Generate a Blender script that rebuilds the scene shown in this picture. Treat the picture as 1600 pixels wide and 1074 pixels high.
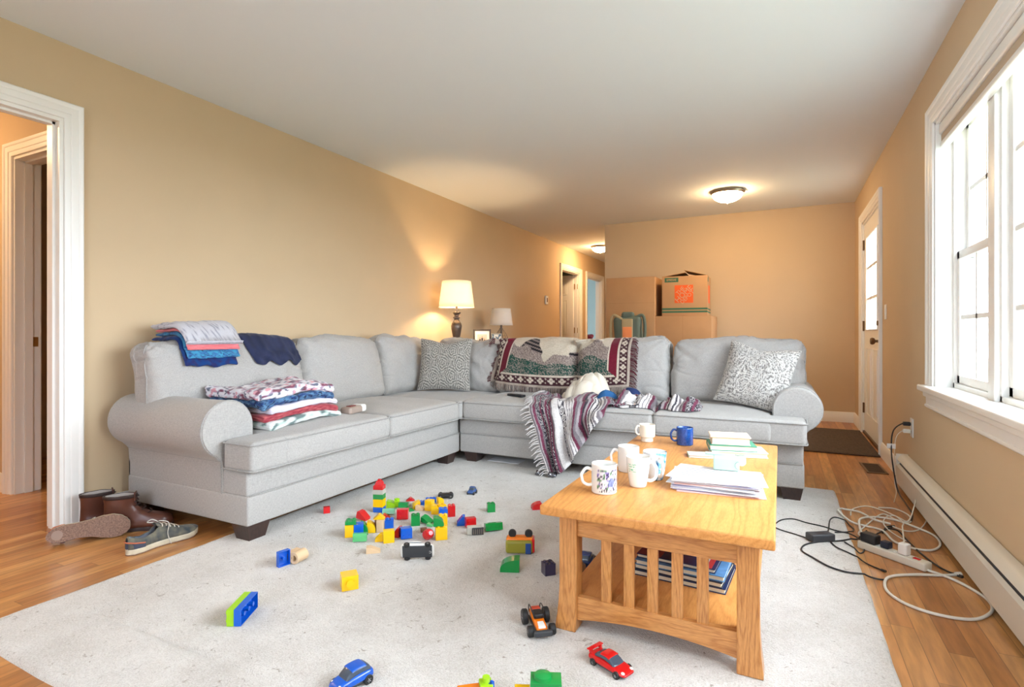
import bpy, bmesh, math, random
from mathutils import Vector, Matrix, Euler, noise
from mathutils.bvhtree import BVHTree
for o in list(bpy.data.objects): bpy.data.objects.remove(o, do_unlink=True)
SC = bpy.context.scene; COL = SC.collection
PI = math.pi; R = math.radians
random.seed(7)
# ---------------- camera, world, sun, exposure ----------------
FPX, TH, HZ, CH = 850.0, R(26.4), 523.0, 0.975          # focal length in px, yaw, horizon row, eye height (m)
cam = bpy.data.objects.new('camera', bpy.data.cameras.new('camera')); COL.objects.link(cam)
cam.data.sensor_width = 36; cam.data.lens = FPX/1600*36; cam.data.shift_y = -14/1600
cam.data.clip_start = .05; cam.data.clip_end = 200
cam.location = (0, 0, CH); cam.rotation_euler = (PI/2, 0, TH); SC.camera = cam
W = bpy.data.worlds.new('overcast'); SC.world = W; W.use_nodes = True
bg = W.node_tree.nodes['Background']; bg.inputs[0].default_value = (.80, .91, 1.08, 1); bg.inputs[1].default_value = 5.5
SC.view_settings.view_transform = 'Standard'; SC.view_settings.look = 'None'
SC.view_settings.gamma = 1; SC.view_settings.use_curve_mapping = False
SC.view_settings.exposure = 0.97
NEARFILL = (-1.9, -.1, .75, 2.1)  # unseen opening behind the camera, added and sized to fill the near room with daylight
sun = bpy.data.objects.new('overcast_sun', bpy.data.lights.new('overcast_sun', 'SUN')); COL.objects.link(sun)
sun.data.energy = 8; sun.data.angle = R(75); sun.data.color = (.84, .93, 1.0); sun.rotation_euler = Vector((-1, .12, -.62)).to_track_quat('-Z', 'Y').to_euler()
def portal(n, loc, rot, sx, sy):
    l = bpy.data.lights.new(n, 'AREA'); l.shape = 'RECTANGLE'; l.size = sx; l.size_y = sy
    l.cycles.is_portal = True
    o = bpy.data.objects.new(n, l); COL.objects.link(o); o.location = loc; o.rotation_euler = rot
portal('window_portal', (1.0, 2.15, 1.38), (0, R(90), 0), 1.5, 2.9)
portal('near_fill_portal', (-1.0, -1.75, 1.42), (R(90), 0, 0), 1.8, 1.35)
portal('bedroom_portal', (-6.3, 10.8, 1.4), (0, R(-90), 0), 1.4, 1.4)
# ---------------- positions: from the photo's rays to the place ----------------
_c, _s = math.cos(TH), math.sin(TH)
def ray(u, v):
    a = (u-800)/FPX; return (a*_c-_s, a*_s+_c, -(v-HZ)/FPX)
def at(u, v, z=0.0):                                       # point of a horizontal plane
    d = ray(u, v); t = (z-CH)/d[2]; return (d[0]*t, d[1]*t, z)
def atx(u, v, x):
    d = ray(u, v); t = x/d[0]; return (x, d[1]*t, CH+d[2]*t)
def aty(u, v, y):
    d = ray(u, v); t = y/d[1]; return (d[0]*t, y, CH+d[2]*t)
def dep(u, v, z=0.0): return (z-CH)/ray(u, v)[2]
# ---------------- mesh helpers ----------------
def T(x=0, y=0, z=0, rx=0, ry=0, rz=0, s=1):
    return Matrix.Translation((x, y, z)) @ Euler((rx, ry, rz)).to_matrix().to_4x4() @ Matrix.Scale(s, 4)
def catmull(P, n=8, closed=False):
    P = [Vector(p) for p in P]; out = []; N = len(P)
    rng = range(N if closed else N-1)
    for i in rng:
        if closed: p0, p1, p2, p3 = P[i-1], P[i], P[(i+1) % N], P[(i+2) % N]
        else: p0, p1, p2, p3 = P[max(i-1, 0)], P[i], P[i+1], P[min(i+2, N-1)]
        for k in range(n):
            t = k/n
            out.append(.5*((2*p1)+(p2-p0)*t+(2*p0-5*p1+4*p2-p3)*t*t+(3*p1-p0-3*p2+p3)*t**3))
    if not closed: out.append(P[-1])
    return out
class MB:
    def __init__(s, col=None): s.v = []; s.f = []; s.c = []; s.col = col
    def add(s, V, F, m=None, col=None):
        b = len(s.v)
        for p in V:
            p = Vector(p)
            s.v.append(m @ p if m is not None else p)
        for i, p in enumerate(V):
            c = col[i] if isinstance(col, list) else (col or s.col or (1, 1, 1))
            s.c.append(c)
        s.f += [tuple(b+i for i in f) for f in F]
        return s
    def rbox(s, c, size, r=.003, k=2, n=1, m=None, disp=None, col=None):
        h = [q/2 for q in size]; r = min(r, min(h)*.999)
        ax = []
        for q in h:
            L = [-q+r*(1-math.cos(PI/2*i/k)) if False else -q+r*i/k for i in range(k)]
            mid = [-(q-r)+2*(q-r)*i/n for i in range(n+1)]
            ax.append(L+mid+[-a for a in reversed(L)])
        idx = {}; V = []; F = []; C = []
        def vid(p):
            key = (round(p[0], 6), round(p[1], 6), round(p[2], 6))
            if key in idx: return idx[key]
            cc = Vector([max(-(h[i]-r), min(h[i]-r, p[i])) for i in range(3)])
            d = Vector(p)-cc
            # spherify the corner grid
            d = Vector([math.tan(max(-1, min(1, e/r))*PI/4) if r > 0 else 0 for e in d])
            nrm = d.normalized() if d.length > 1e-9 else Vector((0, 0, 1))
            q = cc+nrm*r
            u = (q[0]/h[0], q[1]/h[1], q[2]/h[2])
            if disp: q = Vector(disp(u, q, nrm))
            idx[key] = len(V); V.append(q+Vector(c))
            C.append(col(u) if callable(col) else (col or s.col or (1, 1, 1)))
            return idx[key]
        for a in range(3):
            b, e = (a+1) % 3, (a+2) % 3
            for sg in (-1, 1):
                for i in range(len(ax[b])-1):
                    for j in range(len(ax[e])-1):
                        q = []
                        for (ii, jj) in ((i, j), (i+1, j), (i+1, j+1), (i, j+1)):
                            p = [0, 0, 0]; p[a] = sg*h[a]; p[b] = ax[b][ii]; p[e] = ax[e][jj]; q.append(vid(p))
                        if sg < 0: q.reverse()
                        if len(set(q)) > 2: F.append(tuple(dict.fromkeys(q)))
        return s.add(V, F, m, C)
    def box(s, x0, x1, y0, y1, z0, z1, m=None, r=0, col=None):
        if r: return s.rbox(((x0+x1)/2, (y0+y1)/2, (z0+z1)/2), (x1-x0, y1-y0, z1-z0), r, 2, 1, m, None, col)
        V = [(x, y, z) for z in (z0, z1) for y in (y0, y1) for x in (x0, x1)]
        return s.add(V, [(0, 2, 3, 1), (4, 5, 7, 6), (0, 1, 5, 4), (2, 6, 7, 3), (0, 4, 6, 2), (1, 3, 7, 5)], m, col)
    def lathe(s, prof, seg=24, m=None, col=None):
        V = []; F = []; C = []; n = len(prof)
        for j in range(seg):
            a = 2*PI*j/seg
            for (r, z) in prof:
                V.append((r*math.cos(a), r*math.sin(a), z)); C.append(col(a, z, r) if callable(col) else (col or s.col or (1, 1, 1)))
        for j in range(seg):
            for i in range(n-1):
                F.append((j*n+i, ((j+1) % seg)*n+i, ((j+1) % seg)*n+i+1, j*n+i+1))
        if prof[0][0] > 1e-6: F.append(tuple(j*n for j in reversed(range(seg))))
        if prof[-1][0] > 1e-6: F.append(tuple(j*n+n-1 for j in range(seg)))
        return s.add(V, F, m, C)
    def cyl(s, p, r, h, m=None, seg=16, r2=None, col=None):
        r2 = r if r2 is None else r2
        mm = Matrix.Translation(p); mm = m @ mm if m is not None else mm
        return s.lathe([(r, 0), (r2, h)], seg, mm, col)
    def ball(s, p, r, m=None, seg=14, sc=(1, 1, 1), col=None, n=8):
        pr = [(max(1e-7, r*math.sin(PI*i/n)), -r*math.cos(PI*i/n)) for i in range(n+1)]
        mm = Matrix.Translation(p) @ Matrix.Diagonal((*sc, 1)); mm = m @ mm if m is not None else mm
        return s.lathe(pr, seg, mm, col)
    def tube(s, P, r, seg=8, closed=False, m=None, col=None, n=0):
        if n: P = catmull(P, n, closed)
        P = [Vector(p) for p in P]; N = len(P); V = []; F = []; C = []
        up = Vector((0, 0, 1)); last = None
        for i, p in enumerate(P):
            a = P[(i+1) % N] if (closed or i < N-1) else P[i]
            b = P[i-1] if (closed or i > 0) else P[i]
            t = (a-b); t = t.normalized() if t.length > 1e-9 else Vector((0, 0, 1))
            if last is None:
                x = t.cross(up); x = x if x.length > .05 else t.cross(Vector((1, 0, 0)))
            else:
                x = last-t*last.dot(t)
                if x.length < 1e-4: x = t.cross(Vector((.3, .5, .8)))
            x.normalize(); last = x; y = t.cross(x)
            rr = r(i/max(1, N-1)) if callable(r) else r
            for k in range(seg):
                q = 2*PI*k/seg; V.append(p+x*math.cos(q)*rr+y*math.sin(q)*rr)
                C.append(col(i/max(1, N-1)) if callable(col) else (col or s.col or (1, 1, 1)))
        for i in range(N if closed else N-1):
            for k in range(seg):
                a, b = i*seg+k, i*seg+(k+1) % seg; c_, d = ((i+1) % N)*seg+(k+1) % seg, ((i+1) % N)*seg+k
                F.append((a, b, c_, d))
        if not closed: F.append(tuple(reversed(range(seg)))); F.append(tuple((N-1)*seg+k for k in range(seg)))
        return s.add(V, F, m, C)
    def prism(s, pts, z0, z1, m=None, col=None):
        n = len(pts); V = [(x, y, z0) for x, y in pts]+[(x, y, z1) for x, y in pts]
        F = [tuple(reversed(range(n))), tuple(range(n, 2*n))]+[(i, (i+1) % n, n+(i+1) % n, n+i) for i in range(n)]
        return s.add(V, F, m, col)
    def grid(s, fn, nu, nv, m=None, col=None, cu=False):
        V = []; C = []
        for j in range(nv+1):
            for i in range(nu+(0 if cu else 1)):
                u, v = i/nu, j/nv; V.append(fn(u, v)); C.append(col(u, v) if callable(col) else (col or s.col or (1, 1, 1)))
        w = nu if cu else nu+1; F = []
        for j in range(nv):
            for i in range(nu):
                F.append((j*w+i, j*w+(i+1) % w if cu else j*w+i+1, (j+1)*w+((i+1) % w if cu else i+1), (j+1)*w+i))
        return s.add(V, F, m, C)
    def obj(s, name, mat, parent=None, ang=38, smooth=True, vcol=False, local=None, solid=0, sub=0, recalc=True):
        V = s.v; org = Vector((0, 0, 0))
        if parent is None and local is None:
            xs = [p.x for p in V]; ys = [p.y for p in V]; zs = [p.z for p in V]
            org = Vector(((min(xs)+max(xs))/2, (min(ys)+max(ys))/2, min(zs)))
        if local is not None: org = Vector(local)
        me = bpy.data.meshes.new(name); me.from_pydata([p-org for p in V], [], s.f)
        if vcol:
            ca = me.color_attributes.new('Col', 'FLOAT_COLOR', 'POINT')
            ca.data.foreach_set('color', [q for c in s.c for q in (*c[:3], 1.0)])
        bm = bmesh.new(); bm.from_mesh(me)
        if recalc: bmesh.ops.recalc_face_normals(bm, faces=bm.faces)
        if smooth:
            for f in bm.faces: f.smooth = True
            lim = R(ang)
            for e in bm.edges:
                if len(e.link_faces) == 2 and e.calc_face_angle(0) > lim: e.smooth = False
        bm.to_mesh(me); bm.free()
        me.materials.append(mat)
        o = bpy.data.objects.new(name, me); COL.objects.link(o); o.location = org
        if parent is not None: o.parent = parent
        if solid:
            md = o.modifiers.new('thickness', 'SOLIDIFY'); md.thickness = solid; md.offset = 0
        if sub:
            md = o.modifiers.new('smooth', 'SUBSURF'); md.levels = sub; md.render_levels = sub
        return o
def tag(o, label=None, cat=None, group=None, kind=None):
    if label: o['label'] = label
    if cat: o['category'] = cat
    if group: o['group'] = group
    if kind: o['kind'] = kind
    return o
def thing(name, label, cat, loc=(0, 0, 0), rz=0, group=None, kind=None, rot=None):
    o = bpy.data.objects.new(name, None); COL.objects.link(o); o.empty_display_size = .05
    o.location = loc; o.rotation_euler = rot if rot else (0, 0, rz)
    return tag(o, label, cat, group, kind)
def setting(name, loc=(0, 0, 0)):
    o = bpy.data.objects.new(name, None); COL.objects.link(o); o.location = loc; o.empty_display_size = .05
    return tag(o, kind='structure')
def copy_tree(o, parent=None):
    c = o.copy(); COL.objects.link(c); c.parent = parent
    for ch in list(o.children): copy_tree(ch, c)
    return c
# ---------------- materials ----------------
def srgb(*c):
    if len(c) == 1: c = c[0]
    return tuple(((x/255)/12.92 if x/255 <= .04045 else ((x/255+.055)/1.055)**2.4) for x in c)
def newmat(n):
    m = bpy.data.materials.new(n); m.use_nodes = True; nt = m.node_tree; return m, nt, nt.nodes['Principled BSDF']
def coords(nt, sc=(1, 1, 1)):
    tc = nt.nodes.new('ShaderNodeTexCoord'); mp = nt.nodes.new('ShaderNodeMapping'); mp.inputs['Scale'].default_value = sc
    nt.links.new(tc.outputs['Object'], mp.inputs[0]); return mp.outputs[0]
def mathn(nt, op, a, b=None, c=None):
    n = nt.nodes.new('ShaderNodeMath'); n.operation = op
    for i, x in enumerate((a, b, c)):
        if x is None: continue
        if isinstance(x, (int, float)): n.inputs[i].default_value = x
        else: nt.links.new(x, n.inputs[i])
    return n.outputs[0]
def mixc(nt, f, a, b, mode='MIX'):
    n = nt.nodes.new('ShaderNodeMix'); n.data_type = 'RGBA'; n.blend_type = mode
    for s_, x in ((0, f), (6, a), (7, b)):
        if isinstance(x, (int, float)): n.inputs[s_].default_value = x
        elif isinstance(x, tuple): n.inputs[s_].default_value = (*x[:3], 1)
        else: nt.links.new(x, n.inputs[s_])
    return n.outputs[2]
def mat(n, c, rough=.5, metal=0, noise_s=0, noise_a=.0, bump=0, bump_s=200, sc=(1, 1, 1), spec=.5, vcol=False, coat=0, sheen=0, c2=None, trans=0):
    m, nt, b = newmat(n)
    b.inputs['Roughness'].default_value = rough; b.inputs['Metallic'].default_value = metal
    b.inputs['Specular IOR Level'].default_value = spec; b.inputs['Coat Weight'].default_value = coat
    if sheen: b.inputs['Sheen Weight'].default_value = sheen
    co = coords(nt, sc) if (noise_s or bump) else None
    out = None
    if vcol:
        at_ = nt.nodes.new('ShaderNodeAttribute'); at_.attribute_name = 'Col'; out = at_.outputs['Color']
    if noise_s:
        nz = nt.nodes.new('ShaderNodeTexNoise'); nz.inputs['Scale'].default_value = noise_s; nz.inputs['Detail'].default_value = 4
        nt.links.new(co, nz.inputs['Vector'])
        mr = nt.nodes.new('ShaderNodeMapRange'); nt.links.new(nz.outputs[0], mr.inputs[0])
        mr.inputs[1].default_value = .3; mr.inputs[2].default_value = .7
        base = out if out is not None else tuple(c)
        dark = mixc(nt, 1.0, base, (1-noise_a,)*3, 'MULTIPLY') if c2 is None else tuple(c2)
        out = mixc(nt, mr.outputs[0], dark, base)
    if out is None: b.inputs['Base Color'].default_value = (*c[:3], 1)
    else: nt.links.new(out, b.inputs['Base Color'])
    if bump:
        nz = nt.nodes.new('ShaderNodeTexNoise'); nz.inputs['Scale'].default_value = bump_s; nz.inputs['Detail'].default_value = 3
        nt.links.new(co, nz.inputs['Vector'])
        bp = nt.nodes.new('ShaderNodeBump'); bp.inputs['Strength'].default_value = bump; bp.inputs['Distance'].default_value = .002
        nt.links.new(nz.outputs[0], bp.inputs['Height']); nt.links.new(bp.outputs[0], b.inputs['Normal'])
    return m
def fabric(n, c, c2, scale=420, bump=.5, vcol=False, var=.25):                 # woven cloth: two crossed thread waves
    m, nt, b = newmat(n); b.inputs['Roughness'].default_value = .92; b.inputs['Specular IOR Level'].default_value = .15
    b.inputs['Sheen Weight'].default_value = .15
    co = coords(nt)
    out = None
    if vcol:
        a_ = nt.nodes.new('ShaderNodeAttribute'); a_.attribute_name = 'Col'; out = a_.outputs['Color']
    hs = []
    for sc in ((1, 1, .12), (.12, 1, 1), (1, .12, 1)):
        mp = nt.nodes.new('ShaderNodeMapping'); mp.inputs['Scale'].default_value = sc; nt.links.new(co, mp.inputs[0])
        nz = nt.nodes.new('ShaderNodeTexNoise'); nz.inputs['Scale'].default_value = scale; nz.inputs['Detail'].default_value = 2
        nt.links.new(mp.outputs[0], nz.inputs['Vector']); hs.append(nz.outputs[0])
    h = mathn(nt, 'DIVIDE', mathn(nt, 'ADD', mathn(nt, 'ADD', hs[0], hs[1]), hs[2]), 3)
    mr = nt.nodes.new('ShaderNodeMapRange'); nt.links.new(h, mr.inputs[0]); mr.inputs[1].default_value = .4; mr.inputs[2].default_value = .6
    if out is None: col = mixc(nt, mr.outputs[0], tuple(c2), tuple(c))
    else: col = mixc(nt, mr.outputs[0], mixc(nt, 1.0, out, (1-var,)*3, 'MULTIPLY'), out)
    nt.links.new(col, b.inputs['Base Color'])
    bp = nt.nodes.new('ShaderNodeBump'); bp.inputs['Strength'].default_value = bump; bp.inputs['Distance'].default_value = .0015
    nt.links.new(h, bp.inputs['Height']); nt.links.new(bp.outputs[0], b.inputs['Normal'])
    return m
def wood(n, c, c2, axis='y', rough=.3, scale=9, coat=.2, spec=.5):
    m, nt, b = newmat(n); b.inputs['Specular IOR Level'].default_value = spec; b.inputs['Roughness'].default_value = rough; b.inputs['Coat Weight'].default_value = coat; b.inputs['Coat Roughness'].default_value = .2
    sc = {'x': (.12, 1, 1), 'y': (1, .12, 1), 'z': (1, 1, .12)}[axis]
    co = coords(nt, sc)
    nz = nt.nodes.new('ShaderNodeTexNoise'); nz.inputs['Scale'].default_value = scale; nz.inputs['Detail'].default_value = 3; nt.links.new(co, nz.inputs['Vector'])
    wv = mathn(nt, 'POWER', mathn(nt, 'ADD', .5, mathn(nt, 'MULTIPLY', mathn(nt, 'SINE', mathn(nt, 'MULTIPLY', nz.outputs[0], 130)), .5)), 2.5)
    fine = nt.nodes.new('ShaderNodeTexNoise'); fine.inputs['Scale'].default_value = 300; fine.inputs['Detail'].default_value = 2; nt.links.new(co, fine.inputs['Vector'])
    mr = nt.nodes.new('ShaderNodeMapRange'); nt.links.new(fine.outputs[0], mr.inputs[0]); mr.inputs[1].default_value = .35; mr.inputs[2].default_value = .7
    f = mathn(nt, 'ADD', mathn(nt, 'MULTIPLY', wv, .5), mathn(nt, 'MULTIPLY', mr.outputs[0], .5))
    nt.links.new(mixc(nt, f, tuple(c), tuple(c2)), b.inputs['Base Color'])
    return m
def emis(n, c, s):
    m, nt, b = newmat(n); b.inputs['Base Color'].default_value = (*c, 1); b.inputs['Emission Color'].default_value = (*c, 1); b.inputs['Emission Strength'].default_value = s
    return m
def glassm(n):
    m, nt, b = newmat(n); nt.nodes.remove(b); o = nt.nodes['Material Output']
    t = nt.nodes.new('ShaderNodeBsdfTransparent'); t.inputs[0].default_value = (.97, .99, .98, 1)
    g = nt.nodes.new('ShaderNodeBsdfGlossy'); g.inputs['Roughness'].default_value = .01
    lw = nt.nodes.new('ShaderNodeLayerWeight'); lw.inputs[0].default_value = .5
    fr = mathn(nt, 'ADD', .035, mathn(nt, 'MULTIPLY', mathn(nt, 'POWER', lw.outputs[1], 5), .45))
    mx = nt.nodes.new('ShaderNodeMixShader'); nt.links.new(fr, mx.inputs[0]); nt.links.new(t.outputs[0], mx.inputs[1]); nt.links.new(g.outputs[0], mx.inputs[2])
    nt.links.new(mx.outputs[0], o.inputs[0]); return m
def plankmat():
    m, nt, b = newmat('oak_strip_floor'); b.inputs['Roughness'].default_value = .33; b.inputs['Coat Weight'].default_value = .15
    tc = nt.nodes.new('ShaderNodeTexCoord'); sp = nt.nodes.new('ShaderNodeSeparateXYZ'); nt.links.new(tc.outputs['Object'], sp.inputs[0])
    X = mathn(nt, 'DIVIDE', sp.outputs[0], .066); row = mathn(nt, 'FLOOR', X)
    wn = nt.nodes.new('ShaderNodeTexWhiteNoise'); wn.noise_dimensions = '1D'; nt.links.new(row, wn.inputs['W'])
    Y = mathn(nt, 'ADD', mathn(nt, 'DIVIDE', sp.outputs[1], .85), mathn(nt, 'MULTIPLY', wn.outputs[0], 9.7)); pl = mathn(nt, 'FLOOR', Y)
    cb = nt.nodes.new('ShaderNodeCombineXYZ'); nt.links.new(row, cb.inputs[0]); nt.links.new(pl, cb.inputs[1])
    w2 = nt.nodes.new('ShaderNodeTexWhiteNoise'); w2.noise_dimensions = '3D'; nt.links.new(cb.outputs[0], w2.inputs['Vector'])
    rp = nt.nodes.new('ShaderNodeValToRGB'); nt.links.new(w2.outputs[0], rp.inputs[0])
    e = rp.color_ramp.elements; e[0].color = (*srgb(168, 108, 58), 1); e[1].color = (*srgb(214, 158, 98), 1)
    q = e.new(.4); q.color = (*srgb(192, 132, 76), 1); q = e.new(.75); q.color = (*srgb(202, 145, 86), 1)
    mp = nt.nodes.new('ShaderNodeMapping'); mp.inputs['Scale'].default_value = (14, 1.6, 1); nt.links.new(tc.outputs['Object'], mp.inputs[0])
    off = nt.nodes.new('ShaderNodeVectorMath'); nt.links.new(mp.outputs[0], off.inputs[0]); nt.links.new(w2.outputs[1], off.inputs[1])
    nz = nt.nodes.new('ShaderNodeTexNoise'); nz.inputs['Scale'].default_value = 3.5; nz.inputs['Detail'].default_value = 5; nt.links.new(off.outputs[0], nz.inputs['Vector'])
    g = nt.nodes.new('ShaderNodeMapRange'); nt.links.new(nz.outputs[0], g.inputs[0]); g.inputs[1].default_value = .35; g.inputs[2].default_value = .65; g.inputs[3].default_value = .75; g.inputs[4].default_value = 1.08
    fx = mathn(nt, 'FRACT', X); fy = mathn(nt, 'FRACT', Y)
    gx = mathn(nt, 'LESS_THAN', mathn(nt, 'MINIMUM', fx, mathn(nt, 'SUBTRACT', 1, fx)), .018)
    gy = mathn(nt, 'LESS_THAN', fy, .0025); gp = mathn(nt, 'MAXIMUM', gx, gy)
    col = mixc(nt, 1.0, rp.outputs[0], g.outputs[0], 'MULTIPLY')
    nt.links.new(mixc(nt, mathn(nt, 'MULTIPLY', gp, .6), col, (.12, .06, .025)), b.inputs['Base Color'])
    bp = nt.nodes.new('ShaderNodeBump'); bp.inputs['Strength'].default_value = .4; bp.inputs['Distance'].default_value = .001; bp.invert = True
    nt.links.new(gp, bp.inputs['Height']); nt.links.new(bp.outputs[0], b.inputs['Normal'])
    return m
def shade_mat(n, c, tr=.6):
    m, nt, b = newmat(n); o = nt.nodes['Material Output']; b.inputs['Base Color'].default_value = (*c, 1); b.inputs['Roughness'].default_value = .9
    t = nt.nodes.new('ShaderNodeBsdfTranslucent'); t.inputs[0].default_value = (*c, 1)
    mx = nt.nodes.new('ShaderNodeMixShader'); mx.inputs[0].default_value = tr
    nt.links.new(b.outputs[0], mx.inputs[1]); nt.links.new(t.outputs[0], mx.inputs[2]); nt.links.new(mx.outputs[0], o.inputs[0]); return m
WALL = mat('tan_wall_paint', srgb(208, 184, 150), .75, noise_s=3, noise_a=.03, bump=.12, bump_s=160, spec=.3)
CEIL = mat('ceiling_paint', srgb(232, 237, 240), .85, bump=.08, bump_s=150, spec=.2)
TEAL = mat('blue_green_wall_paint', srgb(150, 172, 172), .8, bump=.05)
TRIM = mat('white_trim_paint', srgb(240, 238, 232), .35, bump=.02, bump_s=40)
FLOOR = plankmat()
GLASS = glassm('window_glass')
SOFA = fabric('grey_linen_weave', srgb(186, 182, 177), srgb(158, 154, 149), 620, .35)
SOFAP = fabric('linen_piping', srgb(174, 171, 166), srgb(140, 137, 133), 520, .3)
DKWOOD = wood('espresso_wood', srgb(62, 42, 36), srgb(45, 30, 26), 'z', .35)
RUG = None
OAKX = wood('honey_oak_across', srgb(210, 148, 84), srgb(168, 104, 50), 'x', .3)
OAKY = wood('honey_oak_along', srgb(216, 152, 84), srgb(190, 124, 62), 'y', .40, 5, 0, .35)
OAKZ = wood('honey_oak_upright', srgb(210, 148, 84), srgb(164, 102, 48), 'z', .3)
VC = fabric('printed_cloth', (1, 1, 1), (1, 1, 1), 500, .35, True, .15)
VCK = fabric('thick_woven_cloth', (1, 1, 1), (1, 1, 1), 260, .9, True, .3)
VCP = mat('printed_surface', (1, 1, 1), .35, vcol=True, spec=.5)
VCG = mat('glazed_print', (1, 1, 1), .12, vcol=True, spec=.5, coat=.4)
BLACK = mat('black_plastic', (.012, .012, .014), .4); DKGREY = mat('dark_grey_plastic', srgb(58, 60, 64), .45)
WHITEP = mat('white_plastic', srgb(236, 234, 228), .35); CREAMP = mat('cream_plastic', srgb(222, 216, 200), .4)
BRONZE = mat('aged_bronze', srgb(120, 92, 66), .38, .85); BRASS = mat('satin_brass', srgb(168, 132, 84), .3, .9)
NICKEL = mat('brushed_nickel', srgb(175, 165, 150), .3, .9)
CARD = mat('cardboard', srgb(188, 146, 104), .85, noise_s=6, noise_a=.08, bump=.1, bump_s=60, spec=.2)
CARDE = mat('cardboard_edge', srgb(150, 110, 74), .9)
def plastic(n, c): return mat(n, srgb(*c), .22, spec=.5, coat=.2)
PL = dict(red=plastic('red_plastic', (206, 26, 30)), blue=plastic('blue_plastic', (14, 92, 200)), yellow=plastic('yellow_plastic', (250, 196, 12)),
          green=plastic('green_plastic', (10, 140, 62)), lime=plastic('lime_plastic', (158, 208, 24)), mint=plastic('mint_plastic', (96, 190, 120)),
          orange=plastic('orange_plastic', (244, 128, 24)), white=WHITEP, grey=mat('grey_beige_plastic', srgb(188, 184, 170), .4),
          black=BLACK, dark=DKGREY, wood=mat('plain_beech', srgb(222, 190, 150), .6, noise_s=30, noise_a=.08, sc=(1, .1, 1)),
          purple=plastic('dark_purple_plastic', (52, 44, 72)), brown=mat('brown_plastic', srgb(120, 78, 50), .5))
# ================= the room =================
XL, XR, YB, HC = -3.23, .72, 7.06, 2.44
def wall_y(name, x0, x1, y0, y1, holes, m=WALL, z1=HC):            # wall running along y, holes = (ya, yb, za, zb)
    w = MB(); ys = y0
    for (a, b, za, zb) in sorted(holes):
        if a > ys: w.box(x0, x1, ys, a, 0, z1)
        if za > 0: w.box(x0, x1, a, b, 0, za)
        if zb < z1: w.box(x0, x1, a, b, zb, z1)
        ys = b
    if ys < y1: w.box(x0, x1, ys, y1, 0, z1)
    return tag(w.obj(name, m, smooth=False), kind='structure')
def wall_x(name, x0, x1, y0, y1, holes, m=WALL, z1=HC):
    w = MB(); xs = x0
    for (a, b, za, zb) in sorted(holes):
        if a > xs: w.box(xs, a, y0, y1, 0, z1)
        if za > 0: w.box(a, b, y0, y1, 0, za)
        if zb < z1: w.box(a, b, y0, y1, zb, z1)
        xs = b
    if xs < x1: w.box(xs, x1, y0, y1, 0, z1)
    return tag(w.obj(name, m, smooth=False), kind='structure')
fl = MB().box(-7, .92, -2, 13, -.1, 0).obj('floor', FLOOR, smooth=False); tag(fl, kind='structure')
ce = MB().box(-7, .92, -2, 13, HC, HC+.12).obj('ceiling', CEIL, smooth=False); tag(ce, kind='structure')
D1, D2, D3 = (.58, 1.445), (8.33, 9.22), (9.62, 10.55)
wall_y('wall_left', XL-.12, XL, -2, 11.1, [(*D1, 0, 2.06), (*D2, 0, 2.06), (*D3, 0, 2.06)])
wall_x('wall_back', -2.12, .92, YB, YB+.12, [])
wall_y('wall_hall_right', -2.12, -2.0, YB+.12, 11.1, [])
wall_x('wall_hall_end', -3.35, -2.0, 11.1, 11.22, [])
WY0, WY1, WZ0, WZ1 = .78, 3.555, .70, 2.09
DY0, DY1 = 5.30, 6.42
wall_y('wall_right', XR, XR+.2, -2, YB, [(WY0, WY1, WZ0, WZ1), (DY0, DY1, 0, 2.08)])
wall_x('wall_near', XL, XR+.2, -1.7, -1.55, [NEARFILL])  # unseen wall cutting light from behind; its opening is an added fill
wall_x('wall_side_hall', -7, XL-.12, 1.62, 1.75, [(-4.2, -3.44, 0, 2.06)])
wall_x('wall_side_room', -7, XL-.12, 3.1, 3.2, [])
wall_y('wall_side_hall_far', -5.6, -5.5, -2, 1.62, [])
wall_y('wall_side_room_far', -5.6, -5.5, 1.75, 3.1, [])
wall_x('wall_bedroom_back', -7, XL-.12, 12.4, 12.5, [], TEAL)
wall_x('wall_bedroom_between', -7, XL-.12, 9.36, 9.46, [], TEAL)
wall_x('wall_second_room', -7, XL-.12, 7.4, 7.5, [])
wall_y('wall_second_room_far', -5.6, -5.5, 7.5, 9.36, [])
wall_x('wall_far_closet', XL-.12, -2.0, 12.4, 12.5, [], TEAL)
wall_x('wall_side_hall_added', -5.6, XL-.12, -.9, -.8, [])  # unseen wall, added to keep daylight out of the side hall
wall_y('wall_bedroom_added', -6.2, -6.1, 9.46, 12.4, [(10.1, 11.5, .8, 2.1)], TEAL)  # unseen outer wall, added to cut down the daylight in the bedroom
# baseboards
BP = [(0, 0), (.016, 0), (.016, .085), (.011, .1), (.006, .112), (0, .115)]
def base_y(name, x, sgn, segs):                                     # along y on plane x, sgn: room side
    b = MB()
    for (a, c) in segs:
        m = Matrix(((sgn, 0, 0, x), (0, 0, 1, 0), (0, 1, 0, 0), (0, 0, 0, 1)))
        b.prism(BP, a, c, m)
    return tag(b.obj(name, TRIM, ang=25), kind='structure')
def base_x(name, y, sgn, segs):
    b = MB()
    for (a, c) in segs:
        m = Matrix(((0, 0, 1, 0), (sgn, 0, 0, y), (0, 1, 0, 0), (0, 0, 0, 1)))
        b.prism(BP, a, c, m)
    return tag(b.obj(name, TRIM, ang=25), kind='structure')
CW = .08
base_y('baseboard_left', XL, 1, [(-2, D1[0]-CW), (D1[1]+CW, D2[0]-CW), (D2[1]+CW, D3[0]-CW), (D3[1]+CW, 11.1)])
base_x('baseboard_back', YB, -1, [(-2.12, XR)])
base_y('baseboard_right', XR, -1, [(4.27, DY0-CW), (DY1+CW, YB)])
base_x('baseboard_side_hall', 1.62, -1, [(-5.5, -4.28)])
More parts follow.
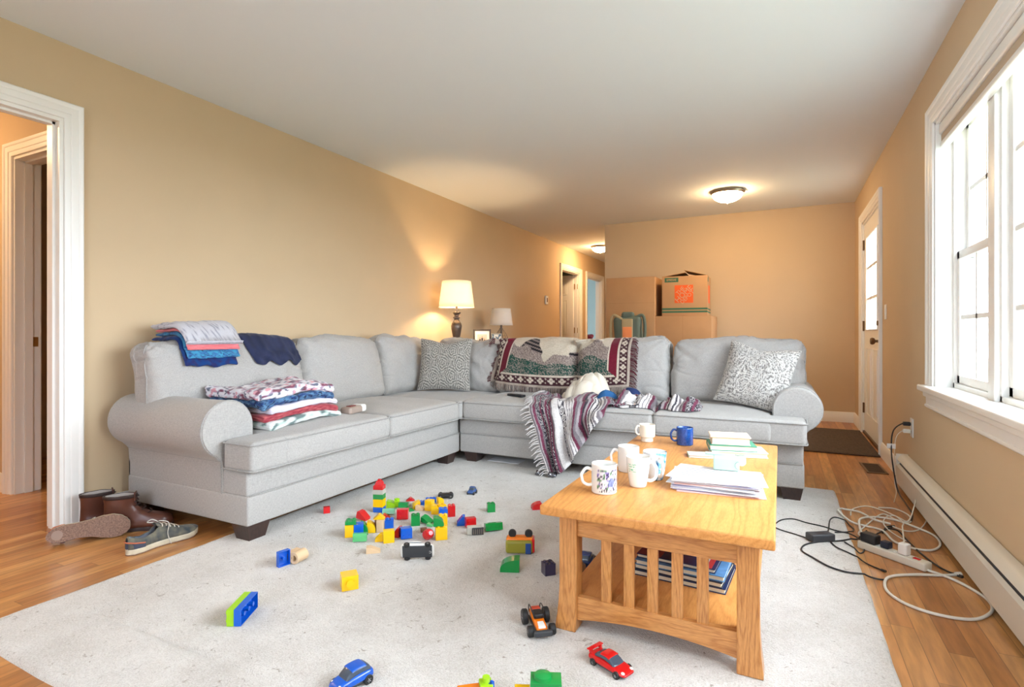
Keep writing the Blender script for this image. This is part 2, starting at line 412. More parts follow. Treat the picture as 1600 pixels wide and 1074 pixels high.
base_x('baseboard_side_room', 3.1, -1, [(-5.5, XL-.12)])
# door casings: three-step moulding swept round the opening
def casing_bars(mb, plane, p, sg, a, b, z1, w=CW, legs=(1, 1), z0=0, bottom=False):
    pr = [(0, 0), (0, .010), (.004, .013), (w*.3, .013), (w*.34, .017), (w*.42, .0185), (w*.7, .0185), (w*.76, .023), (w*.84, .026), (w*.93, .026), (w, .020), (w, 0)]
    n = len(pr); V = []; F = []
    for (qf, zf) in ((lambda o: a-o, lambda o: z0), (lambda o: a-o, lambda o: z1+o), (lambda o: b+o, lambda o: z1+o), (lambda o: b+o, lambda o: z0)):
        for (o_, t) in pr:
            d = p+sg*(t+.0006); V.append((d, qf(o_), zf(o_)) if plane == 'x' else (qf(o_), d, zf(o_)))
    for i in range(3):
        for k in range(n): F.append((i*n+k, i*n+(k+1) % n, (i+1)*n+(k+1) % n, (i+1)*n+k))
    F.append(tuple(range(n))); F.append(tuple(3*n+k for k in reversed(range(n))))
    mb.add(V, F)
def jamb(mb, plane, p0, p1, a, b, z1, t=.018):
    def bx(q0, q1, za, zb):
        if plane == 'x': mb.box(p0, p1, q0, q1, za, zb)
        else: mb.box(q0, q1, p0, p1, za, zb)
    bx(a, a+t, 0, z1-t); bx(b-t, b, 0, z1-t); bx(a, b, z1-t, z1)
def door_frame(name, plane, p, sg, thick, a, b, z1=2.06, legs=(1, 1)):
    root = setting(name, (p, (a+b)/2, 0) if plane == 'x' else ((a+b)/2, p, 0)); off = Vector(root.location)
    m = MB(); casing_bars(m, plane, p, sg, a, b, z1, legs=legs)
    casing_bars(m, plane, p-sg*thick, -sg, a, b, z1, legs=legs)
    o = m.obj('door_casing', TRIM, root, local=off); o.location = (0, 0, 0)
    m = MB(); q0, q1 = sorted((p, p-sg*thick)); jamb(m, plane, q0, q1, a, b, z1)
    s0 = (q0+q1)/2
    def st(aa, bb, za, zb):
        if plane == 'x': m.box(s0-.02, s0+.02, aa, bb, za, zb)
        else: m.box(aa, bb, s0-.02, s0+.02, za, zb)
    st(a+.018, a+.03, 0, z1-.018); st(b-.03, b-.018, 0, z1-.018); st(a+.018, b-.018, z1-.03, z1-.018)
    o = m.obj('door_jamb', TRIM, root, local=off); o.location = (0, 0, 0)
    return root
door_frame('door_1', 'x', XL, 1, .12, *D1)
d2 = door_frame('door_2', 'x', XL, 1, .12, *D2)
door_frame('door_3', 'x', XL, 1, .12, *D3)
d4 = door_frame('door_4', 'y', 1.62, -1, .13, -4.2, -3.44)
o = MB().box(-4.184, -4.178, 1.70, 1.735, .90, .96).box(-4.182, -4.176, 1.71, 1.725, .915, .945).obj('strike_plate', BRASS, d4, local=d4.location); o.location = (0, 0, 0); tag(o, 'small brass strike plate')
def panel_door(root, name, hinge, rz, w, h, six=True, side=1):     # leaf hanging from hinge, along +x of its own frame
    m = T(hinge[0], hinge[1], .012, rz=rz)
    mb = MB(); mb.box(0, w, -.018, .018, 0, h, m, r=.002)
    if six:
        for (z0, z1) in ((.2, .82), (.98, 1.58), (1.68, 1.9)):
            for (x0, x1) in ((.12, w/2-.05), (w/2+.05, w-.12)):
                for sy in (-1, 1):
                    y0 = sy*.018; 
                    mb.tube([(x0, y0, z0), (x1, y0, z0), (x1, y0, z1), (x0, y0, z1)], .006, 6, True, m)
                    mb.box(x0+.03, x1-.03, min(y0, y0+sy*.004), max(y0, y0+sy*.004), z0+.03, z1-.03, m, r=.003)
    o = mb.obj(name, TRIM, root, local=root.location); o.location = (0, 0, 0)
    return o, m
leaf, lm = panel_door(d2, 'door_leaf', (XL-.105, D2[1]-.03), R(180-4), .84, 2.02)
hg = MB()
for z in (.25, 1.05, 1.83):
    hg = MB().cyl((XL-.085, D2[1]-.035, z-.05), .009, .1).box(XL-.1, XL-.03, D2[1]-.0205, D2[1]-.018, z-.045, z+.045)
    o = hg.obj('hinge', BRASS, d2, local=d2.location); o.location = (0, 0, 0)
# front door
d5 = setting('door_5', (XR, (DY0+DY1)/2, 0)); off = d5.location
def part(mb, name, m, root, label=None, **k):
    o = mb.obj(name, m, root, local=root.location, **k); o.location = (0, 0, 0)
    if label: o['label'] = label
    return o
m = MB(); casing_bars(m, 'x', XR, -1, DY0, DY1, 2.08); part(m, 'door_casing', TRIM, d5)
m = MB(); jamb(m, 'x', XR, XR+.2, DY0, DY1, 2.08, .02); part(m, 'door_jamb', TRIM, d5)
part(MB().box(XR-.0, XR+.2, DY0+.02, DY1-.02, 0, .025), 'threshold', BRONZE, d5)
GY0, GY1, GZ0, GZ1 = 5.52, 6.20, 1.02, 1.90
m = MB(); a, b = DY0+.023, DY1-.023; X0, X1 = XR+.012, XR+.055
m.box(X0, X1, a, b, .03, GZ0); m.box(X0, X1, a, b, GZ1, 2.055); m.box(X0, X1, a, GY0, GZ0, GZ1); m.box(X0, X1, GY1, b, GZ0, GZ1)
for (y0, y1) in ((GY0, GY0+.29), (GY1-.29, GY1)):
    m.tube([(X0, y0, .22), (X0, y1, .22), (X0, y1, .84), (X0, y0, .84)], .007, 6, True)
    m.box(X0-.006, X0, y0+.05, y1-.05, .27, .79, r=.003)
leaf5 = part(m, 'door_leaf', TRIM, d5)
m = MB(); m.tube([(X0, GY0, GZ0), (X0, GY1, GZ0), (X0, GY1, GZ1), (X0, GY0, GZ1)], .012, 6, True)
for i in (1, 2):
    y = GY0+(GY1-GY0)*i/3; z = GZ0+(GZ1-GZ0)*i/3
    m.box(X0, X1, y-.012, y+.012, GZ0, GZ1); m.box(X0, X1, GY0, GY1, z-.012, z+.012)
part(m, 'glazing_bars', TRIM, d5)
part(MB().add([(X0+.02, GY0, GZ0), (X0+.02, GY1, GZ0), (X0+.02, GY1, GZ1), (X0+.02, GY0, GZ1)], [(0, 1, 2, 3)]), 'glass_pane', GLASS, d5)
kn = MB().lathe([(.032, 0), (.032, .006), (.012, .01), (.011, .035), (.026, .045), (.03, .06), (.024, .072), (.0001, .076)], 20, T(X0, 5.40, .92, ry=-PI/2)); part(kn, 'door_knob', BRONZE, d5)
kn = MB().lathe([(.026, 0), (.024, .012), (.0001, .013)], 20, T(X0, 5.40, 1.07, ry=-PI/2)).box(X0-.03, X0-.01, 5.394, 5.406, 1.05, 1.09, r=.003); part(kn, 'deadbolt', BRONZE, d5)
for z in (.25, 1.06, 1.86): part(MB().cyl((X0-.006, DY1-.022, z-.05), .008, .1).box(X0-.002, X0+.001, DY1-.06, DY1-.0, z-.048, z+.048), 'hinge', BRONZE, d5)
# ---- the big window: a double-hung unit, a wide fixed centre, a second double-hung ----
w1 = setting('window_1', (XR, 2.17, WZ0))
m = MB(); casing_bars(m, 'x', XR, -1, WY0, WY1, WZ1, z0=WZ0-.01, w=.09); part(m, 'window_casing', TRIM, w1)
m = MB(); m.box(XR, XR+.2, WY0, WY0+.015, WZ0, WZ1); m.box(XR, XR+.2, WY1-.015, WY1, WZ0, WZ1); m.box(XR, XR+.2, WY0, WY1, WZ1-.015, WZ1)
m.box(XR+.02, XR+.2, WY0, WY1, WZ0-.02, WZ0+.0); part(m, 'window_jamb', TRIM, w1)
m = MB(); m.box(XR-.055, XR+.12, WY0-.13, WY1+.13, WZ0-.03, WZ0+.002, r=.008); part(m, 'window_sill', TRIM, w1)
m = MB(); m.box(XR-.02, XR, WY0-.1, WY1+.1, WZ0-.12, WZ0-.03, r=.004); m.box(XR-.034, XR, WY0-.1, WY1+.1, WZ0-.06, WZ0-.03, r=.008); m.box(XR-.026, XR, WY0-.1, WY1+.1, WZ0-.115, WZ0-.1, r=.004); part(m, 'sill_apron', TRIM, w1)
XS = XR+.085
def sash(y0, y1, z0, z1, x, cols, rows, nm, st=.042):
    m = MB(); m.box(x, x+.035, y0, y0+st, z0, z1, r=.003); m.box(x, x+.035, y1-st, y1, z0, z1, r=.003)
    m.box(x, x+.035, y0, y1, z0, z0+st, r=.003); m.box(x, x+.035, y0, y1, z1-st, z1, r=.003)
    for i in range(1, cols): y = y0+st+(y1-y0-2*st)*i/cols; m.box(x+.008, x+.022, y-.011, y+.011, z0+st, z1-st)
    for i in range(1, rows): z = z0+st+(z1-z0-2*st)*i/rows; m.box(x+.008, x+.022, y0+st, y1-st, z-.011, z+.011)
    f = part(m, nm, TRIM, w1)
    g = MB().add([(x+.015, y0+st, z0+st), (x+.015, y1-st, z0+st), (x+.015, y1-st, z1-st), (x+.015, y0+st, z1-st)], [(0, 1, 2, 3)]).obj('glass_pane', GLASS, f, local=w1.location); g.location = (0, 0, 0)
m = MB()
UN = [(WY0+.015, 1.36), (1.44, 2.86), (2.94, WY1-.015)]
for (a, b) in ((1.36, 1.44), (2.86, 2.94)): m.box(XS-.03, XR+.2, a, b, WZ0, WZ1-.015, r=.004)
for (a, b) in UN:
    m.box(XS-.012, XR+.2, a, a+.022, WZ0, WZ1); m.box(XS-.012, XR+.2, b-.022, b, WZ0, WZ1); m.box(XS-.012, XR+.2, a, b, WZ0, WZ0+.025); m.box(XS-.012, XR+.2, a, b, WZ1-.035, WZ1)
part(m, 'window_frame', TRIM, w1)
for i in (0, 2):
    a, b = UN[i]; a += .022; b -= .022
    sash(a, b, WZ0+.025, 1.40, XS, 2, 2, 'lower_sash'); sash(a, b, 1.365, WZ1-.03, XS+.037, 2, 2, 'upper_sash')
a, b = UN[1]; sash(a+.022, b-.022, WZ0+.025, WZ1-.03, XS+.01, 4, 4, 'fixed_sash')
# raised shades in the head of the window
SH = mat('beige_shade_fabric', srgb(190, 170, 145), .8, bump=.2)
sh = thing('window_shade', 'raised beige window shade with white bottom rail at window head', 'window shade', (XR+.03, 2.17, WZ1-.015), 0)
mm = MB().box(XR+.012, XR+.06, WY0+.02, WY1-.02, WZ1-.075, WZ1-.017, r=.01); part(mm, 'shade_cassette', WHITEP, sh)
mm = MB(); mm.box(XR+.02, XR+.05, WY0+.03, WY1-.03, WZ1-.115, WZ1-.075, r=.006); part(mm, 'shade_fabric', SH, sh)
mm = MB(); mm.box(XR+.016, XR+.054, WY0+.03, WY1-.03, WZ1-.14, WZ1-.115, r=.005); part(mm, 'bottom_rail', WHITEP, sh)
# outlet, switches, thermostat
def plate(name, label, cat, p, sg, w=.07, h=.115, kind='switch'):
    r_ = thing(name, label, cat, p)
    MB().box(-.006 if sg < 0 else 0, 0 if sg < 0 else .006, -w/2, w/2, -h/2, h/2, r=.002).obj('cover_plate', WHITEP, r_)
    if kind == 'switch':
        n = 2 if w > .1 else 1
        for i in range(n):
            y = (i-(n-1)/2)*.046
            MB().box(sg*.006-.003, sg*.006+.003, y-.015, y+.015, -.03, .03, r=.0015).obj('rocker', WHITEP, r_)
    else:
        for z in (-.022, .022):
            q = MB().rbox((sg*.006, 0, z), (.004, .034, .03), .0018, 2, 1).obj('socket', CREAMP, r_)
            for dy in (-.006, .006): MB().box(sg*.0085-.0006, sg*.0085+.0006, dy-.001, dy+.001, z-.004, z+.005).obj('slot', BLACK, q)
    return r_
plate('light_switch', 'white wall switch beside the front door', 'light switch', (XR, 5.06, 1.15), -1, .075)
plate('wall_outlet', 'white wall outlet under the window with two cords plugged in', 'outlet', (XR, 4.10, .40), -1, kind='outlet')
th = thing('thermostat', 'small white thermostat on the left wall before the hall doors', 'thermostat', (XL, 7.67, 1.5))
MB().rbox((.012, 0, 0), (.024, .085, .13), .006).obj('housing', WHITEP, th)
MB().box(.022, .026, -.018, .018, -.03, .035, r=.001).obj('display', mat('brown_display', srgb(120, 84, 60), .4), th)
# baseboard heater
ht = thing('baseboard_heater', 'long cream baseboard heater along the wall under the window', 'heater', (XR, 1.9, 0))
hx, y0, y1 = XR, -.6, 4.22
part(MB().box(hx-.008, hx-.0005, y0, y1, .03, .205), 'back_plate', CREAMP, ht)
mz = Matrix(((1, 0, 0, 0), (0, 0, 1, 0), (0, 1, 0, 0), (0, 0, 0, 1)))
part(MB().prism([(hx-.006, .21), (hx-.006, .2), (hx-.04, .196), (hx-.058, .175), (hx-.062, .178), (hx-.043, .202), (hx-.03, .21)], y0, y1, mz), 'top_cover', CREAMP, ht)
part(MB().prism([(hx-.064, .03), (hx-.060, .03), (hx-.060, .135), (hx-.05, .15), (hx-.053, .153), (hx-.064, .139)], y0, y1, mz), 'front_panel', CREAMP, ht)
part(MB().prism([(hx-.046, .145), (hx-.03, .165), (hx-.033, .168), (hx-.049, .148)], y0, y1, mz), 'damper', DKGREY, ht)
FIN = mat('aluminium_fins', srgb(120, 120, 118), .4, .8)
fm = MB(); fm.tube([(hx-.035, y0+.05, .09), (hx-.035, y1-.02, .09)], .011, 10)
for i in range(300): fm.box(hx-.055, hx-.012, y0+.1+i*.0152, y0+.1006+i*.0152, .06, .12)
part(fm, 'finned_pipe', FIN, ht)
for yy in (y1,): part(MB().box(hx-.066, hx, yy-.004, yy+.012, .02, .212, r=.003), 'end_cap', CREAMP, ht)
# floor vent and door mat
vt = thing('floor_vent', 'brown metal floor vent grille beside the heater', 'floor vent', (.595, 4.71, 0), R(2))
vm = MB(); vm.box(-.065, .065, -.165, -.145, 0, .005); vm.box(-.065, .065, .145, .165, 0, .005); vm.box(-.065, -.05, -.165, .165, 0, .005); vm.box(.05, .065, -.165, .165, 0, .005)
vm.obj('frame', BRONZE, vt)
vm = MB(); 
for i in range(20): vm.box(-.05, .05, -.143+i*.0148, -.135+i*.0148, .0005, .004)
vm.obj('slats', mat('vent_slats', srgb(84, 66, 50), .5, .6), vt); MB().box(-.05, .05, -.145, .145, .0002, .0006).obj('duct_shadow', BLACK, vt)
mt = MB(); 
mt.rbox((.36, 5.80, .006), (.68, 1.30, .012), .004, 2, 30, disp=lambda u, q, n: q+Vector((0, 0, .0015*noise.noise(q*40))))
tag(mt.obj('door_mat', mat('dark_brown_ribbed_mat', srgb(84, 68, 56), .95, noise_s=60, noise_a=.35, bump=1, bump_s=120, sc=(1, .2, 1))), 'dark brown door mat on the floor at the front door', 'door mat')
# ceiling lights
GLOW = emis('lit_frosted_glass', (1, .66, .34), 47); GLOW2 = emis('lit_frosted_glass_hall', (1, .66, .34), 70)
def ceiling_light(label, x, y, r, g, finial=True):
    t = thing('ceiling_light', label, 'ceiling light', (x, y, HC))
    MB().lathe([(r*.8, -.0005), (r, -.0006), (r*1.02, -.012), (r*.97, -.028), (r*.92, -.034), (r*.86, -.03), (r*.8, -.01)], 40).obj('rim', NICKEL, t)
    pr = [(r*.9*math.cos(a), -.028-.085*(r/.16)*math.sin(a)) for a in [PI/2*i/10 for i in range(10)]]+[(.0001, -.028-.085*(r/.16))]
    MB().lathe([(r*.9, -.02)]+pr, 40).obj('glass_dome', g, t)
    zz = -.028-.085*(r/.16)
    MB().lathe([(.0001, zz-.02), (.006, zz-.016), (.004, zz-.008), (.011, zz-.004), (.011, zz+.002)], 14).obj('finial', NICKEL, t)
ceiling_light('dome ceiling light with metal rim above the moving boxes', -.5, 5.95, .163, GLOW)
ceiling_light('dome ceiling light in the hallway, partly behind the wall corner', -2.70, 8.72, .145, GLOW2)
ceiling_light('dome ceiling light of the side hall, beyond the near doorway', -4.75, .75, .145, emis('lit_frosted_glass_side', (1, .66, .36), 75))
# outside
GR = mat('lawn', srgb(150, 156, 132), .95, noise_s=2, noise_a=.3)
g = MB().box(.95, 40, -25, 40, -.5, -.4).obj('lawn', GR, smooth=False); tag(g, 'green lawn outside the window', 'lawn', kind='stuff')
nb = thing('neighbouring_house', 'pale neighbouring house seen through the window', 'house', (9, 14, -.4))
SID = mat('pale_siding', srgb(226, 228, 226), .7, noise_s=1, noise_a=.05)
MB().box(9, 14, 13, 24, -.4, 5).obj('wall', SID, nb, local=(9, 14, -.4)).location = (0, 0, 0)
MB().prism([(8.6, 5), (14.4, 5), (11.5, 7.4)], 12.7, 24.3, mz).obj('roof', DKGREY, nb, local=(9, 14, -.4)).location = (0, 0, 0)
for k in range(3):
    y = 14.5+k*3; f = MB().box(8.95, 9, y, y+1.1, 1.2, 2.7).obj('window_frame', TRIM, nb, local=(9, 14, -.4)); f.location = (0, 0, 0)
    q = MB().box(8.94, 8.96, y+.1, y+1, 1.3, 2.6).obj('pane', DKGREY, f, local=(9, 14, -.4)); q.location = (0, 0, 0)
LEAF = mat('leaves', srgb(158, 182, 130), .9, noise_s=3, noise_a=.3); BARK = mat('bark', srgb(96, 82, 70), .9)
def tree(x, y, h, label):
    t = thing('tree', label, 'tree', (x, y, -.399), group=None)
    MB().tube([(0, 0, .0), (.1, 0, h*.3), (0, .1, h*.6)], lambda q: .22-.12*q, 8).obj('trunk', BARK, t)
    c = MB(); rnd = random.Random(x*7+y)
    for i in range(16):
        a = rnd.random()*6.3; rr = rnd.random()*h*.22; zz = h*(.42+.5*rnd.random())
        c.ball((rr*math.cos(a), rr*math.sin(a), zz), h*(.11+.07*rnd.random()), seg=12, n=7)
    for i, p in enumerate(c.v): c.v[i] = p+Vector((noise.noise(p*2), noise.noise(p*2+Vector((9, 0, 0))), noise.noise(p*2+Vector((0, 9, 0)))))*.35
    c.obj('crown', LEAF, t, ang=180)
tree(5.2, 38, 5, 'green tree standing left of the neighbouring house, outside')
# bedroom at the end of the hall: chest with a dark red cloth on it
t = thing('dresser', 'white dresser inside the last hall room', 'dresser', (-3.82, 11.2, 0))
MB().box(-.28, .25, -.2, .2, 0, .86, r=.006).obj('body', TRIM, t)
for z in (.08, .34, .6):
    d = MB().box(-.25, .22, -.212, -.2, z, z+.22, r=.003).obj('drawer', TRIM, t); MB().ball((0, -.225, z+.11), .013).obj('knob', BRASS, d)
c = MB(); c.rbox((-3.78, 11.15, .915), (.3, .26, .11), .05, 3, 12, disp=lambda u, q, n: q+n*.03*noise.noise(q*14), col=None)
tag(c.obj('folded_cloth', mat('dark_red_cloth', srgb(120, 30, 44), .9)), 'dark red bundle on the dresser seen through the last hall door', 'cloth')
# ================= rug =================
RX0, RX1, RY0, RY1 = -2.385, .295, .785, 3.90
m, nt, b = newmat('ivory_cut_pile'); RUG = m
b.inputs['Roughness'].default_value = .97; b.inputs['Specular IOR Level'].default_value = .1; b.inputs['Sheen Weight'].default_value = .3
co = coords(nt); n1 = nt.nodes.new('ShaderNodeTexNoise'); n1.inputs['Scale'].default_value = 3.2; n1.inputs['Detail'].default_value = 6; n1.inputs['Roughness'].default_value = .7; nt.links.new(co, n1.inputs[0])
n2 = nt.nodes.new('ShaderNodeTexNoise'); n2.inputs['Scale'].default_value = 260; n2.inputs['Detail'].default_value = 2; nt.links.new(co, n2.inputs[0])
n3 = nt.nodes.new('ShaderNodeTexNoise'); n3.inputs['Scale'].default_value = 38; n3.inputs['Detail'].default_value = 4; n3.inputs['Distortion'].default_value = 1.2; nt.links.new(co, n3.inputs[0])
f = mathn(nt, 'ADD', mathn(nt, 'MULTIPLY', n1.outputs[0], .5), mathn(nt, 'MULTIPLY', n2.outputs[0], .5))
mr = nt.nodes.new('ShaderNodeMapRange'); nt.links.new(f, mr.inputs[0]); mr.inputs[1].default_value = .36; mr.inputs[2].default_value = .6
c1 = mixc(nt, mr.outputs[0], srgb(190, 182, 172), srgb(224, 219, 212))
mr2 = nt.nodes.new('ShaderNodeMapRange'); nt.links.new(n3.outputs[0], mr2.inputs[0]); mr2.inputs[1].default_value = .27; mr2.inputs[2].default_value = .36
nt.links.new(mixc(nt, mr2.outputs[0], srgb(160, 148, 134), c1), b.inputs['Base Color'])
bp = nt.nodes.new('ShaderNodeBump'); bp.inputs['Strength'].default_value = .9; bp.inputs['Distance'].default_value = .006
nt.links.new(mathn(nt, 'ADD', n2.outputs[0], mathn(nt, 'MULTIPLY', n3.outputs[0], .8)), bp.inputs['Height']); nt.links.new(bp.outputs[0], b.inputs['Normal'])
RT = .014
def rug_top(u, v):
    x = RX0+(RX1-RX0)*u; y = RY0+(RY1-RY0)*v
    e = min(u*(RX1-RX0), (1-u)*(RX1-RX0), v*(RY1-RY0), (1-v)*(RY1-RY0))
    z = RT+.0012*noise.noise(Vector((x*9, y*9, 0)))+.0008*noise.noise(Vector((x*45, y*45, 3)))
    if e < .012: z *= max(0, e/.012)**.4
    wob = .006*noise.noise(Vector((x*6, y*6, 5)))
    for d in (abs(x+2.135), abs(x+0.0)) if RY0+.25 < y else ():
        z -= .0045*math.exp(-((d+wob)/.006)**2)*(1 if x > -1 else max(0, min(1, (1.35-y)/.15)))
    if -2.135 < x < 0: z -= .010*math.exp(-((y-1.05+wob)/.006)**2)
    ex = wob if e < .05 else 0
    return (x+ex, y+ex, max(z, .0003))
g = MB(); g.grid(rug_top, 250, 290); n = len(g.v)
o = g.obj('area_rug', RUG, ang=180); tag(o, 'large ivory cut-pile area rug under the sofa and coffee table', 'rug')
def ground(x, y): return RT if (RX0 < x < RX1 and RY0 < y < RY1) else 0.0
# ================= sectional sofa =================
SO = (-2.2, 2.95, 0); sofa = thing('sectional_sofa', 'large light grey L-shaped sectional sofa with rolled arms', 'sofa', SO)
XB, XF = -3.15, -2.20; YF, YBK = 3.535, 4.49; YA, XA = 1.70, .115
def sp(mb, name, m=SOFA, parent=None, **k):
    o = mb.obj(name, m, parent or sofa, local=SO, **k); o.location = (0, 0, 0); return o
fold = lambda a, s: (lambda u, q, n: q+n*a*noise.noise((q+Vector(SO))*s))
def wob(a, s, off=0): return lambda u, q, n: q+n*a*noise.noise(q*s+Vector((off, off*2, 0)))
b1 = MB(); b1.box(XB, XF, YA, YF+.0, .085, .225, r=.012); b1.box(XB+.002, XF-.012, YA+.005, YF-.002, .22, .335, r=.012); b1.box(XB+.002, XF-.03, YF-.1, YBK-.002, .088, .332, r=.01); sp(b1, 'base')
b1 = MB(); b1.box(XF+.001, XA, YF, YBK, .085, .225, r=.012); b1.box(XF-.01, XA-.005, YF+.012, YBK-.002, .22, .335, r=.012); sp(b1, 'base')
pm = MB(); pm.tube([(XF+.001, YA+.01, .226), (XF+.001, YF, .226)], .003, 6); pm.tube([(XF+.01, YF-.001, .226), (XA-.008, YF-.001, .226)], .003, 6); sp(pm, 'base_piping', SOFAP)
bk = MB(); bk.box(XB, XB+.15, YA+.06, YBK, .3, .80, r=.03); sp(bk, 'back_frame')
bk = MB(); bk.box(XB+.1, XA-.02, YBK-.15, YBK, .3, .80, r=.03); sp(bk, 'back_frame')
def leg(x, y, w=.115, w2=.08, flat=0, z0=RT-.002):
    V = [(x+sx*w2/2, y+sy*w2/2, z0) for sx, sy in ((-1, -1), (1, -1), (1, 1), (-1, 1))]+[(x+sx*w/2, y+sy*w/2, .09) for sx, sy in ((-1, -1), (1, -1), (1, 1), (-1, 1))]
    sp(MB().add(V, [(3, 2, 1, 0), (4, 5, 6, 7), (0, 1, 5, 4), (1, 2, 6, 5), (2, 3, 7, 6), (3, 0, 4, 7)]), 'leg', DKWOOD, smooth=False)
leg(-2.262, 1.765, .12, .088); leg(-2.262, 3.44); leg(-2.11, 3.60); leg(.05, 3.60, .12, .088)
for p in ((-3.08, 1.78), (-3.08, 4.4), (.04, 4.4), (-1.0, 4.4)): leg(*p, z0=0 if p[0] < RX0 or p[1] > RY1 else RT-.002)
# rolled arms: profile in (q outward, z), swept along the arm
AR, ACZ, AQ = .135, .522, -.03
def arm(mp, L, y_seam):
    pts = [(0, .33), (0, .36)]
    cq = AQ; a0 = -62
    for i in range(25):
        a = R(a0+(180-a0)*i/24); pts.append((cq+AR*math.cos(a)+0, ACZ+AR*math.sin(a)))
    pts[0:2] = [(-.006, .089), (-.004, .21), (.0, .23), (.0, .30), (.004, .37)]
    pts += [(cq-AR+.002, .40), (cq-AR+.004, .30), (cq-AR+.004, .085)]
    return pts
def arm_mesh(fn, L, n=14):
    pts = arm(None, L, 0); P = len(pts); mb = MB()
    sts = [(0, .93, 1), (.0, .97, 1), (.006, .992, 1), (.014, 1, 0)]+[(L*(i/n)*.985+.02, 1, 0) for i in range(1, n+1)]+[(L, 1, 0)]
    V = []; F = []
    cen = Vector((AQ-.0, .40))
    for (t, s_, e) in sts:
        for (q, z) in pts:
            q2, z2 = cen.x+(q-cen.x)*s_, (cen.y+(z-cen.y)*s_) if z > .1 else z
            w = .004*noise.noise(Vector((q*5, t*6, z*6))) if t > .02 and z > .35 else 0
            V.append(fn(q2+w, t, z2+w))
    for i in range(len(sts)-1):
        for k in range(P): F.append((i*P+k, i*P+(k+1) % P, (i+1)*P+(k+1) % P, (i+1)*P+k))
    F.append(tuple(range(P))); F.append(tuple((len(sts)-1)*P+k for k in reversed(range(P))))
    mb.add(V, F); o = sp(mb, 'arm', ang=50)
    w = MB(); w.tube([fn(q*1.0+.000, .010, z) for (q, z) in pts[:-1]], .0042, 6); sp(w, 'piping', SOFAP, o)
    w = MB(); w.tube([fn(q, t, .372) for q, t in [(.004, .01+L*i/10) for i in range(11)]], .003, 6); sp(w, 'arm_seam', SOFAP, o)
AX, AY = XF-.175, YF+.175                                            # set-back of the arm faces
arm_mesh(lambda q, t, z: (AX-t, YA+.0015-q, z), AX-XB-.02)
arm_mesh(lambda q, t, z: (XA-.0015+q, AY+t, z), YBK-AY-.02)
# seat cushions with crowned tops
def seat(x0, x1, y0, y1, tnotch=None, z0=.335, z1=.478, crown=.03, sd=0):
    cx, cy = (x0+x1)/2, (y0+y1)/2; hx, hy = (x1-x0)/2, (y1-y0)/2
    def d(u, q, n):
        w = 0
        if u[2] > 0: w = crown*(1-abs(u[0])**3)*(1-abs(u[1])**3)*u[2]
        q = q+Vector((0, 0, w)); k = noise.noise((q+Vector((cx, cy, sd)))*7)*.005+noise.noise((q+Vector((cx, cy, sd)))*18)*.0015
        bulge = .008*(1-u[2]**2)
        return q+n*(k+bulge*(1-abs(n[2])))
    mb = MB(); mb.rbox((cx, cy, (z0+z1)/2), (x1-x0, y1-y0, z1-z0), .028, 3, 28, disp=d)
    if tnotch:                                                      # the ear of the T cushion in front of the arm
        ex0, ex1, ey0, ey1 = tnotch
        ax_, ay_ = (ex0+ex1)/2, (ey0+ey1)/2
        mb.rbox((ax_, ay_, (z0+z1)/2), (ex1-ex0, ey1-ey0, z1-z0), .026, 3, 8, disp=lambda u, q, n: q+Vector((0, 0, .008*(1-abs(u[0])**3)*(1-abs(u[1])**3) if u[2] > 0 else 0)))
    o = sp(mb, 'seat_cushion', ang=180)
    for zz in (z1-.012, z0+.012):
        w = MB(); r = .03; P = []
        X0, X1, Y0, Y1 = x0-.004, x1+.004, y0-.004, y1+.004
        for (ax, ay, a0) in ((X1-r, Y1-r, 0), (X0+r, Y1-r, 90), (X0+r, Y0+r, 180), (X1-r, Y0+r, 270)):
            for i in range(6): a = R(a0+18*i); P.append((ax+r*math.cos(a), ay+r*math.sin(a), zz+.001*math.sin(ax*9+i)))
        w.tube(P, .0042, 6, True)
        if tnotch:
            X0, X1, Y0, Y1 = tnotch[0]-.004, tnotch[1]+.004, tnotch[2]-.004, tnotch[3]+.004; P = []
            for (ax, ay, a0) in ((X1-r, Y1-r, 0), (X0+r, Y1-r, 90), (X0+r, Y0+r, 180), (X1-r, Y0+r, 270)):
                for i in range(6): a = R(a0+18*i); P.append((ax+r*math.cos(a), ay+r*math.sin(a), zz))
            w.tube(P, .0042, 6, True)
        sp(w, 'piping', SOFAP, o)
    return o
SEATS = []
SX0, SX1 = XB+.15, XF+.045
SEATS.append(seat(SX0, SX1, 1.875, 2.66, (AX+.012, SX1, YA-.012, 2.0), sd=1))
SEATS.append(seat(SX0, SX1, 2.668, 3.452, sd=2))
SEATS.append(seat(SX0, SX1-.0, 3.46, 4.34, sd=3, z1=.474, crown=.02))
SY0, SY1 = YF-.045, YBK-.15
SEATS.append(seat(SX1+.008, -1.46, SY0, SY1, sd=4))
SEATS.append(seat(-1.452, -.742, SY0, SY1, sd=5))
SEATS.append(seat(-.734, -.05, SY0, SY1, (-.3, XA+.012, SY0, AY-.012), sd=6))
